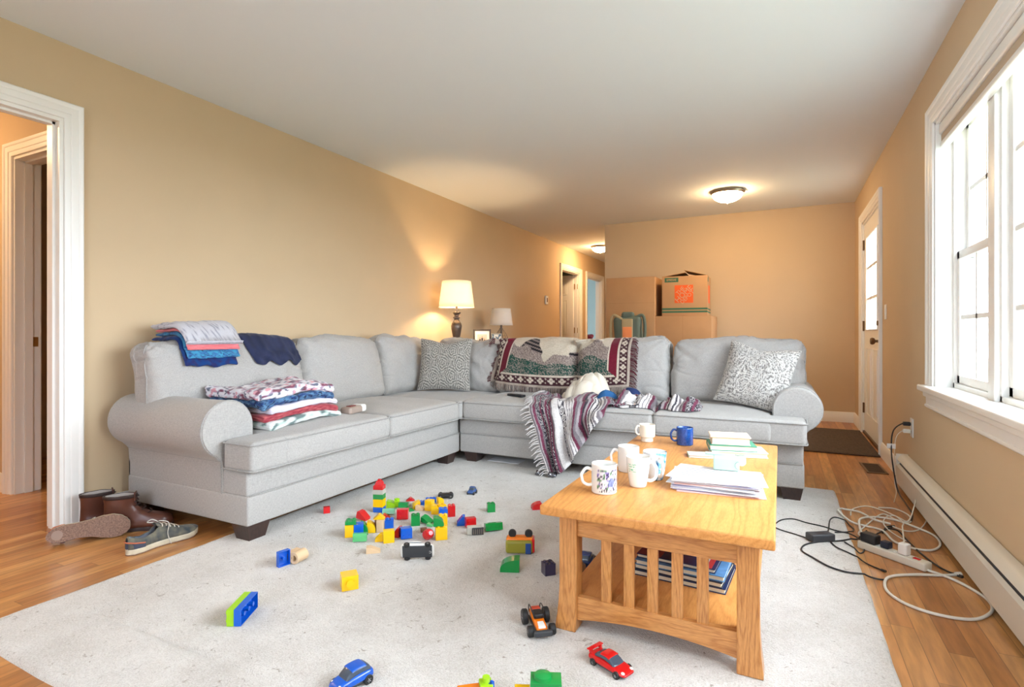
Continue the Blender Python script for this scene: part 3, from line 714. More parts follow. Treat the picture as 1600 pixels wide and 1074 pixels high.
# back cushions, leaning
BACKS = []
def backc(loc, w, h, t, rz, tilt, sd, lean=0, r=.06, deep=.0, wr=.0):
    def d(u, q, n):
        puff = .055*(1-abs(u[0])**4)*(1-abs(u[2])**3)*(1 if u[1] < 0 else .35)
        q = q+Vector((0, puff*(-1 if u[1] < 0 else 1), 0))
        p = q+Vector((sd*3.1, sd, 0))
        k = .014*noise.noise(p*4)+.006*noise.noise(p*11)+.002*noise.noise(p*30)
        # pull creases fanning from the upper corners
        for sx in (-1, 1):
            dx, dz = u[0]-sx, u[2]-1; dd = math.hypot(dx, dz)
            k += -.017*math.exp(-dd*2.0)*abs(math.sin(math.atan2(dz, dx)*7+sd))*(1 if u[1] < .3 else .2)
        edge = min(1, .35+max(abs(u[0]), u[2], 0)**3)
        c1_ = abs(noise.noise(Vector((p.x*3.0+p.z*1.5, sd*7, p.z*8-p.x*2)))); c2_ = abs(noise.noise(Vector((p.x*9+p.z*3, sd*3+5, p.z*3.5))))
        if u[1] < .5: k -= edge*(.008*math.exp(-(c1_/.05)**2)+.006*math.exp(-(c2_/.05)**2))
        k += wr*math.sin((q.z*3.2+q.x*1.4+.4*noise.noise(p*3))*18)*.004*math.exp(-((u[0]-.3)/.5)**2)
        z = -.022*(abs(u[0])**9)*max(0, u[2])**2+.010*noise.noise(Vector((u[0]*2.2, sd*5, 0)))*max(0, u[2])
        sag = .012*math.sin(u[0]*2.3+sd)*(1 if u[2] > 0 else 0)*u[2]
        return q+n*k+Vector((0, 0, z+sag))
    mm = Matrix.Translation(loc) @ Euler((0, lean, rz)).to_matrix().to_4x4() @ Euler((tilt, 0, 0)).to_matrix().to_4x4()
    mb = MB(); mb.rbox((0, 0, h/2), (w, t, h), r, 5, 46, mm, d)
    o = sp(mb, 'back_cushion', ang=180)
    bt = BVHTree.FromPolygons([Vector(SO)+v.co for v in o.data.vertices], [tuple(p.vertices) for p in o.data.polygons])
    pw = MB(); P = []; c0 = Vector((0, -t/2+.046, h/2))
    for i in range(96):
        a = 2*PI*i/96; d = Vector((math.cos(a), 0, math.sin(a))); k = max(abs(d.x)/(w/2), abs(d.z)/(h/2)); far = c0+d/k*1.4
        A = mm @ far; B = mm @ c0; hh = bt.ray_cast(A, (B-A).normalized())
        if hh[0] is not None: P.append(hh[0]+(A-B).normalized()*.001)
    pw.tube(P, .0042, 6, True); sp(pw, 'piping', SOFAP, o)
    BACKS.append(o); return o
T1 = R(11)
ZB = .475
backc((-2.90, 2.14, ZB), .985, .485, .19, R(90), -T1, 1.0)
backc((-2.90, 3.03, ZB), .80, .49, .19, R(90), -T1, 2.0)
backc((-2.92, 3.80, ZB), .70, .49, .18, R(90), -T1, 3.0, wr=.6)
backc((-2.50, 4.14, ZB), .66, .475, .17, 0, -T1, 4.0, wr=1)
backc((-1.815, 4.12, ZB), .715, .475, .19, 0, -T1, 5.0)
backc((-1.095, 4.12, ZB), .715, .475, .19, 0, -T1, 6.0)
backc((-.29, 4.12, ZB), .875, .475, .19, 0, -T1, 7.0, wr=.5)
# surfaces the cloths fall on
def bvh(objs):
    V = []; F = []
    for o in objs:
        b = len(V); mw = Matrix.Translation(SO)
        V += [mw @ v.co for v in o.data.vertices]; F += [tuple(b+i for i in p.vertices) for p in o.data.polygons]
    return BVHTree.FromPolygons(V, F)
BV = bvh(SEATS+BACKS); BVS = bvh(SEATS); BVB = bvh(BACKS)
def drop(x, y, z=2.0, tree=None):
    h = (tree or BV).ray_cast(Vector((x, y, z)), Vector((0, 0, -1))); return h[0].z if h[0] is not None else .5
# ================= coffee table =================
tb = thing('coffee_table', 'honey oak coffee table with slatted ends and a lower shelf', 'coffee table', (-.358, 2.285, RT), R(.2))
LW, LL, TZ = .335, .685, .43-RT
def chamf(u, q, n): return q
top = MB(); top.rbox((0, 0, TZ-.016), (2*LW+.01, 2*LL, .032), .006, 2, 1); top.obj('tabletop', OAKY, tb)
IX, IY = LW-.035, LL-.07
LT = .06
for sx in (-1, 1):
    for sy in (-1, 1):
        mb = MB(); x0, y0 = sx*(IX-LT/2), sy*(IY-LT/2); V = []; F = []
        zs = [0, .02, .05, .09, .14, TZ-.032]; fl_ = [.011, .009, .005, .002, 0, 0]
        for z, e in zip(zs, fl_):
            for (ax, ay) in ((-1, -1), (1, -1), (1, 1), (-1, 1)):
                V.append((x0+ax*LT/2+(sx*e if ax == sx else 0), y0+ay*LT/2+(sy*e if ay == sy else 0), z))
        for i in range(5):
            for k in range(4): F.append((i*4+k, i*4+(k+1) % 4, i*4+4+(k+1) % 4, i*4+4+k))
        F += [(3, 2, 1, 0), (20, 21, 22, 23)]; mb.add(V, F); o = mb.obj('leg', OAKZ, tb, ang=30)
        bv = o.modifiers.new('soft', 'BEVEL'); bv.width = .003; bv.segments = 2; bv.limit_method = 'ANGLE'
ax_ = IX-LT
def arch(zb, zt, rise, half, n=16): return [(-half, zt), (-half, zb)]+[(half*(-1+2*i/n), zb+rise*(1-(-1+2*i/n)**2)) for i in range(1, n)]+[(half, zb), (half, zt)]
for sy in (-1, 1):
    y = sy*(IY-.022)
    my = Matrix(((1, 0, 0, 0), (0, 0, 1, 0), (0, 1, 0, 0), (0, 0, 0, 1)))
    MB().box(-ax_-.002, ax_+.002, y-.011, y+.011, TZ-.112, TZ-.032, r=.002).obj('end_apron', OAKX, tb)
    MB().prism(arch(.032, .108, .022, ax_+.002), y-.011, y+.011, my).obj('lower_rail', OAKX, tb, ang=20)
    for k in range(5):
        x = (k-2)*.073; MB().box(x-.0165, x+.0165, y-.007, y+.007, .100, TZ-.105, r=.0015).obj('slat', OAKZ, tb)
for sx in (-1, 1):
    x = sx*(IX-.022); MB().box(x-.011, x+.011, -IY+LT-.002, IY-LT+.002, TZ-.112, TZ-.032, r=.002).obj('side_apron', OAKY, tb)
MB().box(-IX+.012, IX-.012, -IY+.035, IY-.035, .085, .104, r=.002).obj('shelf', OAKY, tb)
TM = T(tb.location.x, tb.location.y, tb.location.z, rz=R(.2)); TI = TM.inverted()
TTOP = .4302
# ================= patterns (pure colour of printed or woven cloth) =================
def nz(x, y, z=0.0): return noise.noise(Vector((x, y, z)))
def lerp(a, b, t): return tuple(a[i]+(b[i]-a[i])*t for i in range(3))
def pick(stops, t):
    for i in range(len(stops)-1):
        if t <= stops[i+1][0]: return lerp(stops[i][1], stops[i+1][1], max(0, (t-stops[i][0])/(stops[i+1][0]-stops[i][0]+1e-9)))
    return stops[-1][1]
def damask(x, y, dark, light):                                     # ogee medallions
    w = .15; h = .225; best = -9
    for (ox, oy) in ((0, 0), (.5, .5)):
        px_, py_ = ((x/w+ox) % 1-.5)*w, ((y/h+oy) % 1-.5)*h
        r1 = math.hypot(px_, py_*.68)*2*PI/.017; a = math.atan2(py_, px_)
        f = math.sin(r1+1.5*math.sin(a*5+PI/2)+.8*math.sin(a*9))*math.exp(-(math.hypot(px_, py_*.68)/.062)**4)*1.1
        if abs(f) > abs(best) or best == -9: best = f
    f = best*.75+.85*nz(x*170, y*170)+.75*nz(x*70, y*70, 4)+.08
    return lerp(dark, light, 1/(1+math.exp(-f*4.5)))
def swirl(x, y, dark, light):
    q = nz(x*6, y*6, 3)*2.0+nz(x*14, y*14, 5)*.5+x*4-y*2
    f = math.sin(q*30)*.42+1.5*nz(x*130, y*130, 1)+.8*nz(x*60, y*60, 8)+.15
    return lerp(dark, light, 1/(1+math.exp(-f*4)))
# ================= throw pillows =================
def pillow(name, label, cat, loc, rot, w, t, fn):
    r_ = thing(name, label, cat, loc, rot=rot)
    mb = MB(); N = 190
    for side in (-1, 1):
        def P(u, v, side=side):
            a, c = 2*u-1, 2*v-1
            x = w/2*a*(1-.07*(1-c*c)*abs(a)); z = w/2*c*(1-.07*(1-a*a)*abs(c))
            th = t/2*((1-abs(a)**3.2)*(1-abs(c)**3.2))**.55
            th *= 1+.10*nz(a*2, c*2, side)
            th += .004*nz(a*7, c*7, side*3)*(1-a*a)*(1-c*c)
            z -= .03*math.exp(-(a*2.2)**2)*(max(0, c)**3)
            return (x, side*th, z+w/2)
        mb.grid(P, N, N, col=lambda u, v: fn((u-.5)*w, (v-.5)*w))
    mb.obj('cover', VC, r_, ang=180, vcol=True, recalc=False)
    pm = MB(); P = []
    for i in range(4):
        for k in range(24):
            f = -1+2*k/24; a, c = ((f, -1), (1, f), (-f, 1), (-1, -f))[i]
            z = w/2*c*(1-.07*(1-a*a)*abs(c)); z -= .03*math.exp(-(a*2.2)**2)*(max(0, c)**3)
            P.append((w/2*a*(1-.07*(1-c*c)*abs(a)), 0, z+w/2))
    pm.tube(P, .003, 6, True); pm.obj('edge_piping', mat(name+'_piping', (.4, .38, .35), .9), r_)
    return r_
dk, lt = srgb(98, 96, 92), srgb(188, 182, 172)
pillow('throw_pillow', 'grey and cream damask throw pillow in the sofa corner', 'pillow', (-2.55, 3.84, .505), (R(-15), 0, R(20)), .45, .15, lambda x, y: damask(x, y, dk, lt))
pillow('throw_pillow', 'grey and white swirl-patterned throw pillow against the right sofa arm', 'pillow', (-.20, 3.82, .506), (R(-24), R(9), R(-13)), .44, .15, lambda x, y: swirl(x, y, srgb(118, 113, 110), srgb(212, 208, 201)))
# ================= woven landscape throw over the back cushions =================
MAR, CRM, BRN, GRN, GRY = srgb(112, 26, 44), srgb(212, 196, 178), srgb(70, 38, 44), srgb(44, 76, 66), srgb(140, 122, 116)
BLK = srgb(38, 34, 36)
def clover(x, y, s):                                               # pale four-petal flowers on a dark band, small diamonds between
    cx, cy = (x/s) % 1-.5, y/s
    for (px, py) in ((.19, 0), (-.19, 0), (0, -.19), (0, .19)):
        if math.hypot(cx-px, cy-py) < .135: return CRM
    ex = (x/s+.5) % 1-.5
    if math.hypot(ex, abs(cy)-.22) < .085: return lerp(GRY, CRM, .6)
    return BRN
TX0, TX1 = -2.17, -1.0
def thr_col(u, v):                                                  # u across 0..1 (1.2 m), v 0 back .. 1 hem
    x = u*1.25; y = (1-v)*.75                                       # y = height above the hem
    dxl, dxr = x, 1.25-x; d = min(dxl, dxr); e = y
    if e < d:
        if e < .025: return lerp(CRM, GRY, .4)
        if e < .032: return BRN
        if e < .105: return clover(x, e-.069, .092)
        if e < .125: return CRM
    else:
        if d < .02: return lerp(CRM, GRY, .4)
        if d < .085: return clover(y, d-.053, .080)
        if d < .10: return CRM
        if d < .165: return MAR
        if d < .178: return CRM
    k = nz(x*3, y*3, 2); hgt = .20+.16*nz(x*2.6, 1.3)+.1*nz(x*6, 4)
    sp_ = nz(x*130, y*130, 7)
    if y-.125 < hgt*.75: return GRN if sp_ < .22+.3*nz(x*9, y*9) else lerp(GRY, CRM, .3)
    if y-.125 < hgt*1.3+.12*nz(x*8, y*3): return lerp(GRY, BLK, .25) if sp_ > .0 else lerp(GRY, CRM, .35)
    if nz(x*4.2, y*7, 11) > .22: return BLK if math.sin(y*190+x*60) > -.3 else GRY
    return lerp(CRM, srgb(196, 184, 160), .5+.5*k)
rows = []
NV, NU = 110, 230
path = {}
def throw_pt(u, v):
    x = TX0+(TX1-TX0)*u+.012*math.sin(v*5+u*3)
    x += -.05*(v-.35)*(1-u) + .035*(v-.35)*u*-1.2
    hem = .575-.03*math.sin(u*PI)+.03*(u > .6)*(u-.6)
    if v < .12:                                                     # behind the cushions
        return (x, 4.335+.004, .86+.07*v/.12)
    if v < .34:                                                     # over the top
        t = (v-.12)/.22; y = 4.335-(4.335-4.12)*t
        z = drop(x, min(y, 4.30), 2, BVB); return (x, y, max(z, .90)+.010+.004*nz(x*9, y*9))
    t = (v-.34)/.66; z = .945+(hem-.945)*t
    h = BVB.ray_cast(Vector((x, 3.2, min(z, .93))), Vector((0, 1, 0)))
    y = h[0].y if h[0] is not None else 4.05
    return (x, y-.012-.006*abs(nz(x*6, z*8))-.004*math.sin(x*40)*t, z)
g = MB(); g.grid(throw_pt, NU, NV, col=thr_col)
W_ = NU+1                                                            # smooth the drape so that it bridges the seams
P = [Vector(p) for p in g.v]
for it in range(14):
    Q = [p.copy() for p in P]
    for j in range(1, NV):
        for i in range(1, NU):
            k = j*W_+i; a = (P[k-1]+P[k+1]+P[k-W_]+P[k+W_])/4; Q[k] = P[k]*.4+a*.6
    P = Q
for i, p in enumerate(P): P[i] = p+Vector((0, -.004, .003))
g.v = P
thr = thing('woven_throw', 'green and maroon landscape tapestry throw draped over the sofa back cushions', 'throw blanket', (-1.6, 4.1, .57))
o = g.obj('woven_panel', VCK, thr, local=thr.location, ang=180, vcol=True, solid=.006, recalc=False); o.location = (0, 0, 0)
fr = MB(); rnd = random.Random(3)
for i in range(0, NU, 1):
    p = P[NV*W_+i]; L = .045+.015*rnd.random()
    fr.tube([p, p+Vector((.006*rnd.uniform(-1, 1), -.004, -L*.5)), p+Vector((.012*rnd.uniform(-1, 1), .002, -L))], .0022, 4, col=lerp(GRY, CRM, rnd.random()*.6) if rnd.random() > .3 else lerp(BRN, GRY, .5))
for j in range(38, NV, 1):
    for (k, sg) in ((0, -1), (NU, 1)):
        p = P[j*W_+k]; L = .04+.02*rnd.random()
        fr.tube([p, p+Vector((sg*L*.6, -.006, -.008)), p+Vector((sg*L, -.002, -.022-.02*rnd.random()))], .0022, 4, col=lerp(MAR, BRN, rnd.random()) if rnd.random() > .35 else GRY)
o = fr.obj('fringe', VCK, thr, local=thr.location, vcol=True); o.location = (0, 0, 0); o['kind'] = 'stuff'; o['label'] = 'brown and maroon thread fringe'
# ================= striped blanket sliding off the seat =================
SG, SW, SM, SB, SL = srgb(120, 112, 116), srgb(224, 218, 214), srgb(112, 34, 66), srgb(44, 38, 50), srgb(168, 158, 160)
def stripes(s, t):                                                  # s across the stripes in metres
    s2 = s*1.0; n_ = nz(s*160, t*160, 2)
    L = [(.00, SG), (.015, SW), (.03, SG), (.045, SL), (.055, SM), (.075, SG), (.085, SB), (.115, SM), (.13, SB), (.155, SL), (.165, SM), (.185, SB), (.2, SM), (.22, SG), (.235, SW)]
    s3 = s2 % .62
    if s3 < .25:
        c = L[-1][1]
        for i in range(len(L)-1):
            if L[i][0] <= s3 < L[i+1][0]: c = L[i][1]
        if c == SB and n_ > .2: c = SW
    elif s3 < .295: c = SW
    elif s3 < .345:                                                 # black and white figured band
        q = math.hypot(((t/.05) % 1-.5), (s3-.32)/.05); c = SB if (.18 < q < .30 or q > .46 or (q < .1)) else SW
        if abs(s3-.297) < .003 or abs(s3-.343) < .003: c = SB
    elif s3 < .42: c = SG if abs((s3 % .022)-.011) < .003 else SW
    elif s3 < .56: c = (SM, SG, SL, SM, SB, SL, SM)[int((s3-.42)/.02) % 7]
    else: c = SW if int(s3*90) % 3 else SB
    return lerp(c, SL, max(0, .08+.22*n_))
YFc = SY0-.012
def bl_pt(u, v):
    # u: stripes direction left -> right; v: back of seat -> hem
    xt = -1.60+u*.78                                                # along the seat edge
    xe = xt
    hang = max(0, 1-(u/.74)**1.9) if u < .74 else 0
    zb = .485-hang*.455-.02*math.sin(u*9)*(hang > 0)                # hem height
    depth = .36-.06*math.sin(u*7)
    La, Lb = depth, max(0, .47-zb)
    s = v*(La+Lb)
    if u > .70: s = v*La*(1-.25*(u-.7)/.3)
    fw = 9.5
    if s < La:
        y = YFc+La-s+.02; x = xt-.10*(La-s)*(1-u)+.02*math.sin(s*20)
        z = drop(x, max(y, SY0+.02), 2, BVS)
        z += .012+.030*abs(nz(x*9, y*7, 1))+.016*abs(math.sin(x*26+y*9))
        z += .035*max(0, nz(x*6, y*6, 9))
        if y < SY0+.03: z -= .0
        return (x, y, z)
    d = s-La; k = d/max(Lb, .01)
    x = xt+.20*k*hang*(1-u*1.2)+.012*math.sin(k*5+u*4)
    z = .475-d*.985
    amp = .006+.055*min(1, k*1.5)
    y = YFc-.014-amp*(.62+.5*math.sin(u*30+k*1.2+1.0)+.18*math.sin(u*61-k*2))-.02*k
    if d < .03: z = .475-.5*d*d/.03-.0; y = y*.6+(YFc-.004)*.4+.0
    return (x, y, max(z, .022))
def bl_col(u, v): return stripes(.02+u*.95+.02*nz(u*5, v*5), v*.75)
NU2, NV2 = 260, 150
g = MB(); g.grid(bl_pt, NU2, NV2, col=bl_col); W_ = NU2+1; P = [Vector(p) for p in g.v]
for it in range(3):
    Q = [p.copy() for p in P]
    for j in range(1, NV2):
        for i in range(1, NU2):
            k = j*W_+i; Q[k] = P[k]*.4+(P[k-1]+P[k+1]+P[k-W_]+P[k+W_])*.15
    P = Q
g.v = P
sb = thing('striped_blanket', 'maroon, grey and white striped blanket sliding off the seat to the rug', 'blanket', (-1.45, 3.45, RT))
o = g.obj('woven_cloth', VCK, sb, local=sb.location, ang=180, vcol=True, solid=.006, recalc=False); o.location = (0, 0, 0)
# the part bunched up along the seat, to the right
def bunch(u, v):
    x = -1.02+.56*u; wv = 1-abs(2*v-1)**2.2; wd = (.17-.10*u)*(.9+.2*math.sin(u*9))
    yc = 3.70+.03*math.sin(u*6)-.05*u; y = yc+wd*(1-2*v)
    base = drop(x, max(y, SY0+.02), 2, BVS)
    end = min(1, (1-u)/.12)**.5*min(1, (u+.04)/.1)
    z = base+.006+(wv*end)*(.052+.014*math.sin(u*22+math.sin(v*9)*1.2)+.008*math.sin(u*51+v*5)+.03*nz(u*6, v*4, 5)+.012*nz(u*22, v*9, 5))
    return (x, y+.008*math.sin(u*34), max(z, base+.004))
g = MB(); g.grid(bunch, 200, 60, col=lambda u, v: stripes(.16+u*.62+.01*math.sin(v*8), v*.4))
o = g.obj('bunched_cloth', VCK, sb, local=sb.location, ang=180, vcol=True, solid=.004, recalc=False); o.location = (0, 0, 0)
fr = MB(); rnd = random.Random(5)
for j in range(20, NV2+1, 1):
    p = P[j*W_]
    if j % 3 == 0:
        L = .05+.02*rnd.random(); out = Vector((-1, -.35, -.45+.3*rnd.uniform(-1, 1))).normalized()
        fr.tube([p, p+out*L*.5+Vector((0, 0, .004*rnd.uniform(-1, 1))), p+out*L+Vector((0, 0, -.015))], lambda q: .0048-.002*q, 6, n=3, col=lerp(SW, SL, rnd.random()*.4))
o = fr.obj('fringe', VCK, sb, local=sb.location, vcol=True); o.location = (0, 0, 0); o['kind'] = 'stuff'; o['label'] = 'white knotted tassel fringe'
# cream fleece heap
def heap(cx, cy, rx, ry, h, sd, cfn, name, label, cat, mt, nu=110, nv=70, zo=.0, fold_n=6):
    def f(u, v):
        a = 2*PI*u; r = v; x = cx+rx*r*math.cos(a)*(1+.10*nz(math.cos(a)*1.3+sd, math.sin(a)*1.3)); y = cy+ry*r*math.sin(a)
        dome = (1-r**2.6)
        k = 1-abs(math.sin(x*fold_n*2.2+y*9+2.2*nz(x*4, y*4, sd)))**.6
        z = h*dome*(.62+.30*k+.35*nz(x*5, y*5, sd))
        return (x, y, drop(x, max(y, SY0+.02), 2, BVS)+zo*(1-r**4)+max(0, z)+.004)
    g = MB(); g.grid(f, nu, nv, cu=True, col=cfn)
    g.v = [Vector(p) for p in g.v]; return tag(g.obj(name, mt, ang=180, vcol=cfn is not None, recalc=True), label, cat)
FLC = mat('cream_fleece', srgb(222, 212, 194), .95, bump=.6, bump_s=140, sheen=.4)
def fleece(u, v):
    a = 2*PI*u; r = v; X = r*math.cos(a)*(1+.08*nz(math.cos(a)*1.3, math.sin(a)*1.3)); Y = r*math.sin(a)
    best = 0
    for (cx, cy, rx, ry, hh, an) in ((.22, .15, .78, .75, 1.0, 0), (.05, -.45, .50, .45, .62, .5), (-.48, .25, .42, .5, .68, -.4), (-.62, -.28, .38, .5, .46, .3), (.60, -.35, .40, .50, .52, -.6)):
        dx, dy = X-cx, Y-cy; c_, s_ = math.cos(an), math.sin(an); p, q = (dx*c_+dy*s_)/rx, (-dx*s_+dy*c_)/ry
        d = 1-(p*p+q*q)
        if d > 0: best = max(best, hh*d**.55)
    cr = .16*math.exp(-((X*.8+Y*.6-.28)/.05)**2)*(Y < .3)+.14*math.exp(-((X*.9-Y*.4-.02)/.045)**2)
    best = max(0, best-cr*min(1, best*2))
    x = -1.30+.20*X; y = 3.86+.155*Y
    return (x, y, drop(x, max(y, SY0+.02), 2, BVS)+.050*(1-r**4)+.135*best*(1-r**8)+.006*nz(x*22, y*22)+.004)
g = MB(); g.grid(fleece, 160, 90, cu=True); P = [Vector(p) for p in g.v]
for it in range(3):
    Q = [p.copy() for p in P]
    for j in range(1, 90):
        for i in range(160):
            k = j*160+i; Q[k] = P[k]*.4+(P[j*160+(i+1) % 160]+P[j*160+(i-1) % 160]+P[k-160]+P[k+160])*.15
    P = Q
g.v = P
tag(g.obj('fleece_blanket', FLC, ang=180), 'cream fleece blanket heaped on the sofa seat', 'blanket')
heap(-1.09, 3.70, .085, .05, .03, 9, None, 'blue_cloth', 'bright blue crumpled cloth in front of the cream fleece', 'cloth', mat('bright_blue_cloth', srgb(40, 96, 150), .85, bump=.3), zo=.05, nu=60, nv=30)
heap(-.97, 3.90, .08, .06, .05, 12, None, 'navy_cloth', 'small navy cloth lying right of the cream fleece', 'cloth', mat('deep_navy_cloth', srgb(28, 46, 92), .85, bump=.3), nu=60, nv=30, zo=.04)
# ================= folded clothes =================
def slab(mb, cx, cy, z, w, d, h, rz, sd, colf, rough=.004, n=26, droop=None):
    m = T(cx, cy, z+h/2, rz=rz)
    def dsp(u, q, nn):
        p = q+Vector((sd*2.3, sd, sd))
        q = q+nn*(rough*nz(p.x*9, p.y*9, p.z*30)+rough*.5*nz(p.x*28, p.y*28, p.z*40))
        # fold lines round the edges
        if abs(nn[2]) < .8: q = q-Vector((nn[0], nn[1], 0))*.004*(1 if abs(((u[2]*1.5) % 1)-.5) < .12 else 0)
        q.z += .016*nz(q.x*5+1, q.y*4, 42)+.008*math.sin(q.y*11+q.x*5)-.30*max(0, abs(q.y)-.17)**1.3*(h > .033)
        q.z += .004*nz(q.x*20, q.y*20, sd)
        return q
    mb.rbox((0, 0, 0), (w, d, h), min(h*.48, .02), 4, n, m, dsp, colf)
def folded(name, label, cat, *a, grp=None, mt=None, **k):
    mb = MB(); slab(mb, *a, **k); return tag(mb.obj(name, mt or VC, ang=180, vcol=True), label, cat, grp)
def c_floral(u):
    x, y = u[0]*.3, u[1]*.26; f = nz(x*22, y*22, u[2]*1.2); g_ = nz(x*34, y*34, 8+u[2])
    c = srgb(226, 222, 226)
    if f > .12: c = srgb(176, 150, 168)
    if f > .3: c = srgb(128, 76, 92)
    if g_ > .28: c = srgb(110, 112, 128)
    if g_ < -.38: c = srgb(224, 160, 170)
    return c
def c_bluep(u):
    f = nz(u[0]*7, u[1]*7, u[2]*1.5); g_ = abs(nz(u[0]*11, u[1]*11, 4+u[2]))
    return lerp(srgb(38, 62, 112), srgb(96, 134, 168), max(0, min(1, .5+f*1.3))) if g_ > .06 else srgb(28, 34, 66)
def c_white(u): return srgb(222, 216, 228)
def c_red(u): return lerp(srgb(150, 52, 66), srgb(196, 104, 104), max(0, min(1, .3+1.4*nz(u[0]*3+u[1]*9, u[2]*3, 1))))
def c_green(u):
    f = nz(u[0]*4, u[1]*6, 3+u[2]*.8); return srgb(112, 128, 126) if f > .18 else (srgb(190, 208, 198) if f > .02 else srgb(226, 228, 224))
G1 = 'folded clothes piled on the sofa seat'
bx, by = -2.53, 2.15; z = .512
def ztop(x, y): return drop(x, y, 2, BVS)
z0 = ztop(-2.53, 2.15)+.001
folded('folded_shirt', 'white shirt with grey-green blotches, bottom of the clothes pile on the seat', 'folded clothes', bx+.0, by+.015, z0-.004, .44, .52, .040, R(2), 1, c_green, grp=G1, rough=.007)
folded('folded_shirt', 'dark red folded shirt second from bottom of the seat pile', 'folded clothes', bx+.0, by+.005, z0+.036, .42, .50, .036, R(-3), 2, c_red, grp=G1, rough=.006)
folded('folded_shirt', 'plain white folded shirt in the middle of the seat pile', 'folded clothes', bx+.005, by+.01, z0+.071, .40, .49, .034, R(3), 3, c_white, grp=G1, rough=.006)
folded('folded_shirt', 'blue marbled folded shirt second from top of the seat pile', 'folded clothes', bx-.01, by-.02, z0+.104, .42, .50, .042, R(1), 4, c_bluep, grp=G1, rough=.009, n=40)
folded('folded_blanket', 'floral white and mauve folded garment on top of the seat pile', 'folded clothes', bx-.015, by-.025, z0+.146, .43, .51, .05, R(-1), 5, c_floral, grp=G1, rough=.014, n=60)
# clothes bent over the top of the first back cushion
def draped(name, label, cat, y0, y1, offs, thick, front, sd, colf, back=-3.12, grp=None, jag=.0, mt=None, skew=0):
    # the path runs from behind the cushion, over its top, down its front
    mb = MB(); NUU, NVV = 40, 44
    def path_pt(y, s):
        if s < .45:
            t = s/.45; x = back+(-2.925-back)*t; z = drop(max(x, -3.06), y, 2, BVB)
            z = max(z, .935)
            return Vector((x, y, z+offs)), Vector((.0, 0, 1))
        t = (s-.45)/.55
        if t < .3:
            a = t/.3*R(72); r = .05+offs
            zc = max(drop(-2.93, y, 2, BVB), .93)-.05
            return Vector((-2.925+r*math.sin(a), y, zc+r*math.cos(a))), Vector((math.sin(a), 0, math.cos(a)))
        t = (t-.3)/.7
        a = R(72); r = .05+offs; zc = .935-.05
        z = (zc+r*math.cos(a))*(1-t)+(front)*t
        h = BVB.ray_cast(Vector((-2.3, y, min(z, .9))), Vector((-1, 0, 0)))
        x = (h[0].x if h[0] is not None else -2.86)+offs
        x = max(x, -2.925+r*math.sin(a)-.0)+.01*t
        return Vector((x, y, z)), Vector((.97, 0, .25)).normalized()
    rw = lambda y: jag*nz(y*14+sd, sd)
    def dsp(u, q, n):
        s = (u[0]+1)/2; y = (y0+y1)/2+(y1-y0)/2*u[1]
        y += .006*nz(s*4, sd)+skew*(s-.5)
        f2 = front+rw(y)
        p, nn = path_pt(y, min(1, s)*(1))
        if jag and s > .6: p.z += rw(y)*(s-.6)/.4
        hh = (u[2])*thick/2
        e = math.sqrt(max(.0, 1-abs(u[0])**16))*math.sqrt(max(.04, 1-abs(u[1])**16))
        q = p+nn*(hh*e+thick/2+.003)
        return q+nn*(.004*nz(s*7, y*22, sd)+.003*nz(s*20, y*45, sd))
    mb.rbox((0, 0, 0), (.4, .4, .03), .014, 3, 40, None, dsp, colf)
    return tag(mb.obj(name, mt or VC, ang=180, vcol=True), label, cat, grp)
def c_jean(u): return lerp(srgb(24, 62, 120), srgb(40, 44, 92), max(0, min(1, .5+2*nz(u[0]*6, u[1]*6, 1))))
def c_sky(u): return lerp(srgb(60, 110, 160), srgb(70, 150, 186), max(0, min(1, .5+2*nz(u[0]*7, u[1]*7, 5)))) if nz(u[0]*20, u[1]*20) < .3 else srgb(44, 62, 104)
def c_coral(u): return lerp(srgb(222, 110, 112), srgb(236, 142, 146), .5+.5*nz(u[0]*3, u[1]*3))
def c_greyf(u): return srgb(150, 148, 160) if nz(u[0]*24, u[1]*24, 2) > .3 else srgb(202, 200, 206)
G2 = 'clothes piled on the sofa back'
draped('draped_shirt', 'dark blue jagged-hem garment, bottom of the pile on the sofa back', 'folded clothes', 1.80, 2.09, .000, .022, .80, 1, c_jean, grp=G2, jag=.03)
draped('draped_shirt', 'light blue speckled garment second from bottom on the sofa back', 'folded clothes', 1.81, 2.10, .024, .020, .845, 2, c_sky, grp=G2, jag=.012, back=-3.10)
draped('draped_shirt', 'coral pink folded shirt second from top on the sofa back', 'folded clothes', 1.81, 2.10, .046, .018, .89, 3, c_coral, grp=G2, back=-3.10)
draped('draped_shirt', 'pale grey folded shirt on top of the pile on the sofa back', 'folded clothes', 1.79, 2.105, .066, .030, .935, 4, c_greyf, grp=G2, back=-3.11)
draped('draped_shirt', 'navy shirt draped over the sofa back beside the folded pile', 'shirt', 2.17, 2.56, .0, .012, .795, 7, lambda u: lerp(srgb(34, 40, 66), srgb(48, 54, 84), .5+nz(u[0]*3, u[1]*5)), jag=.035, skew=.10)
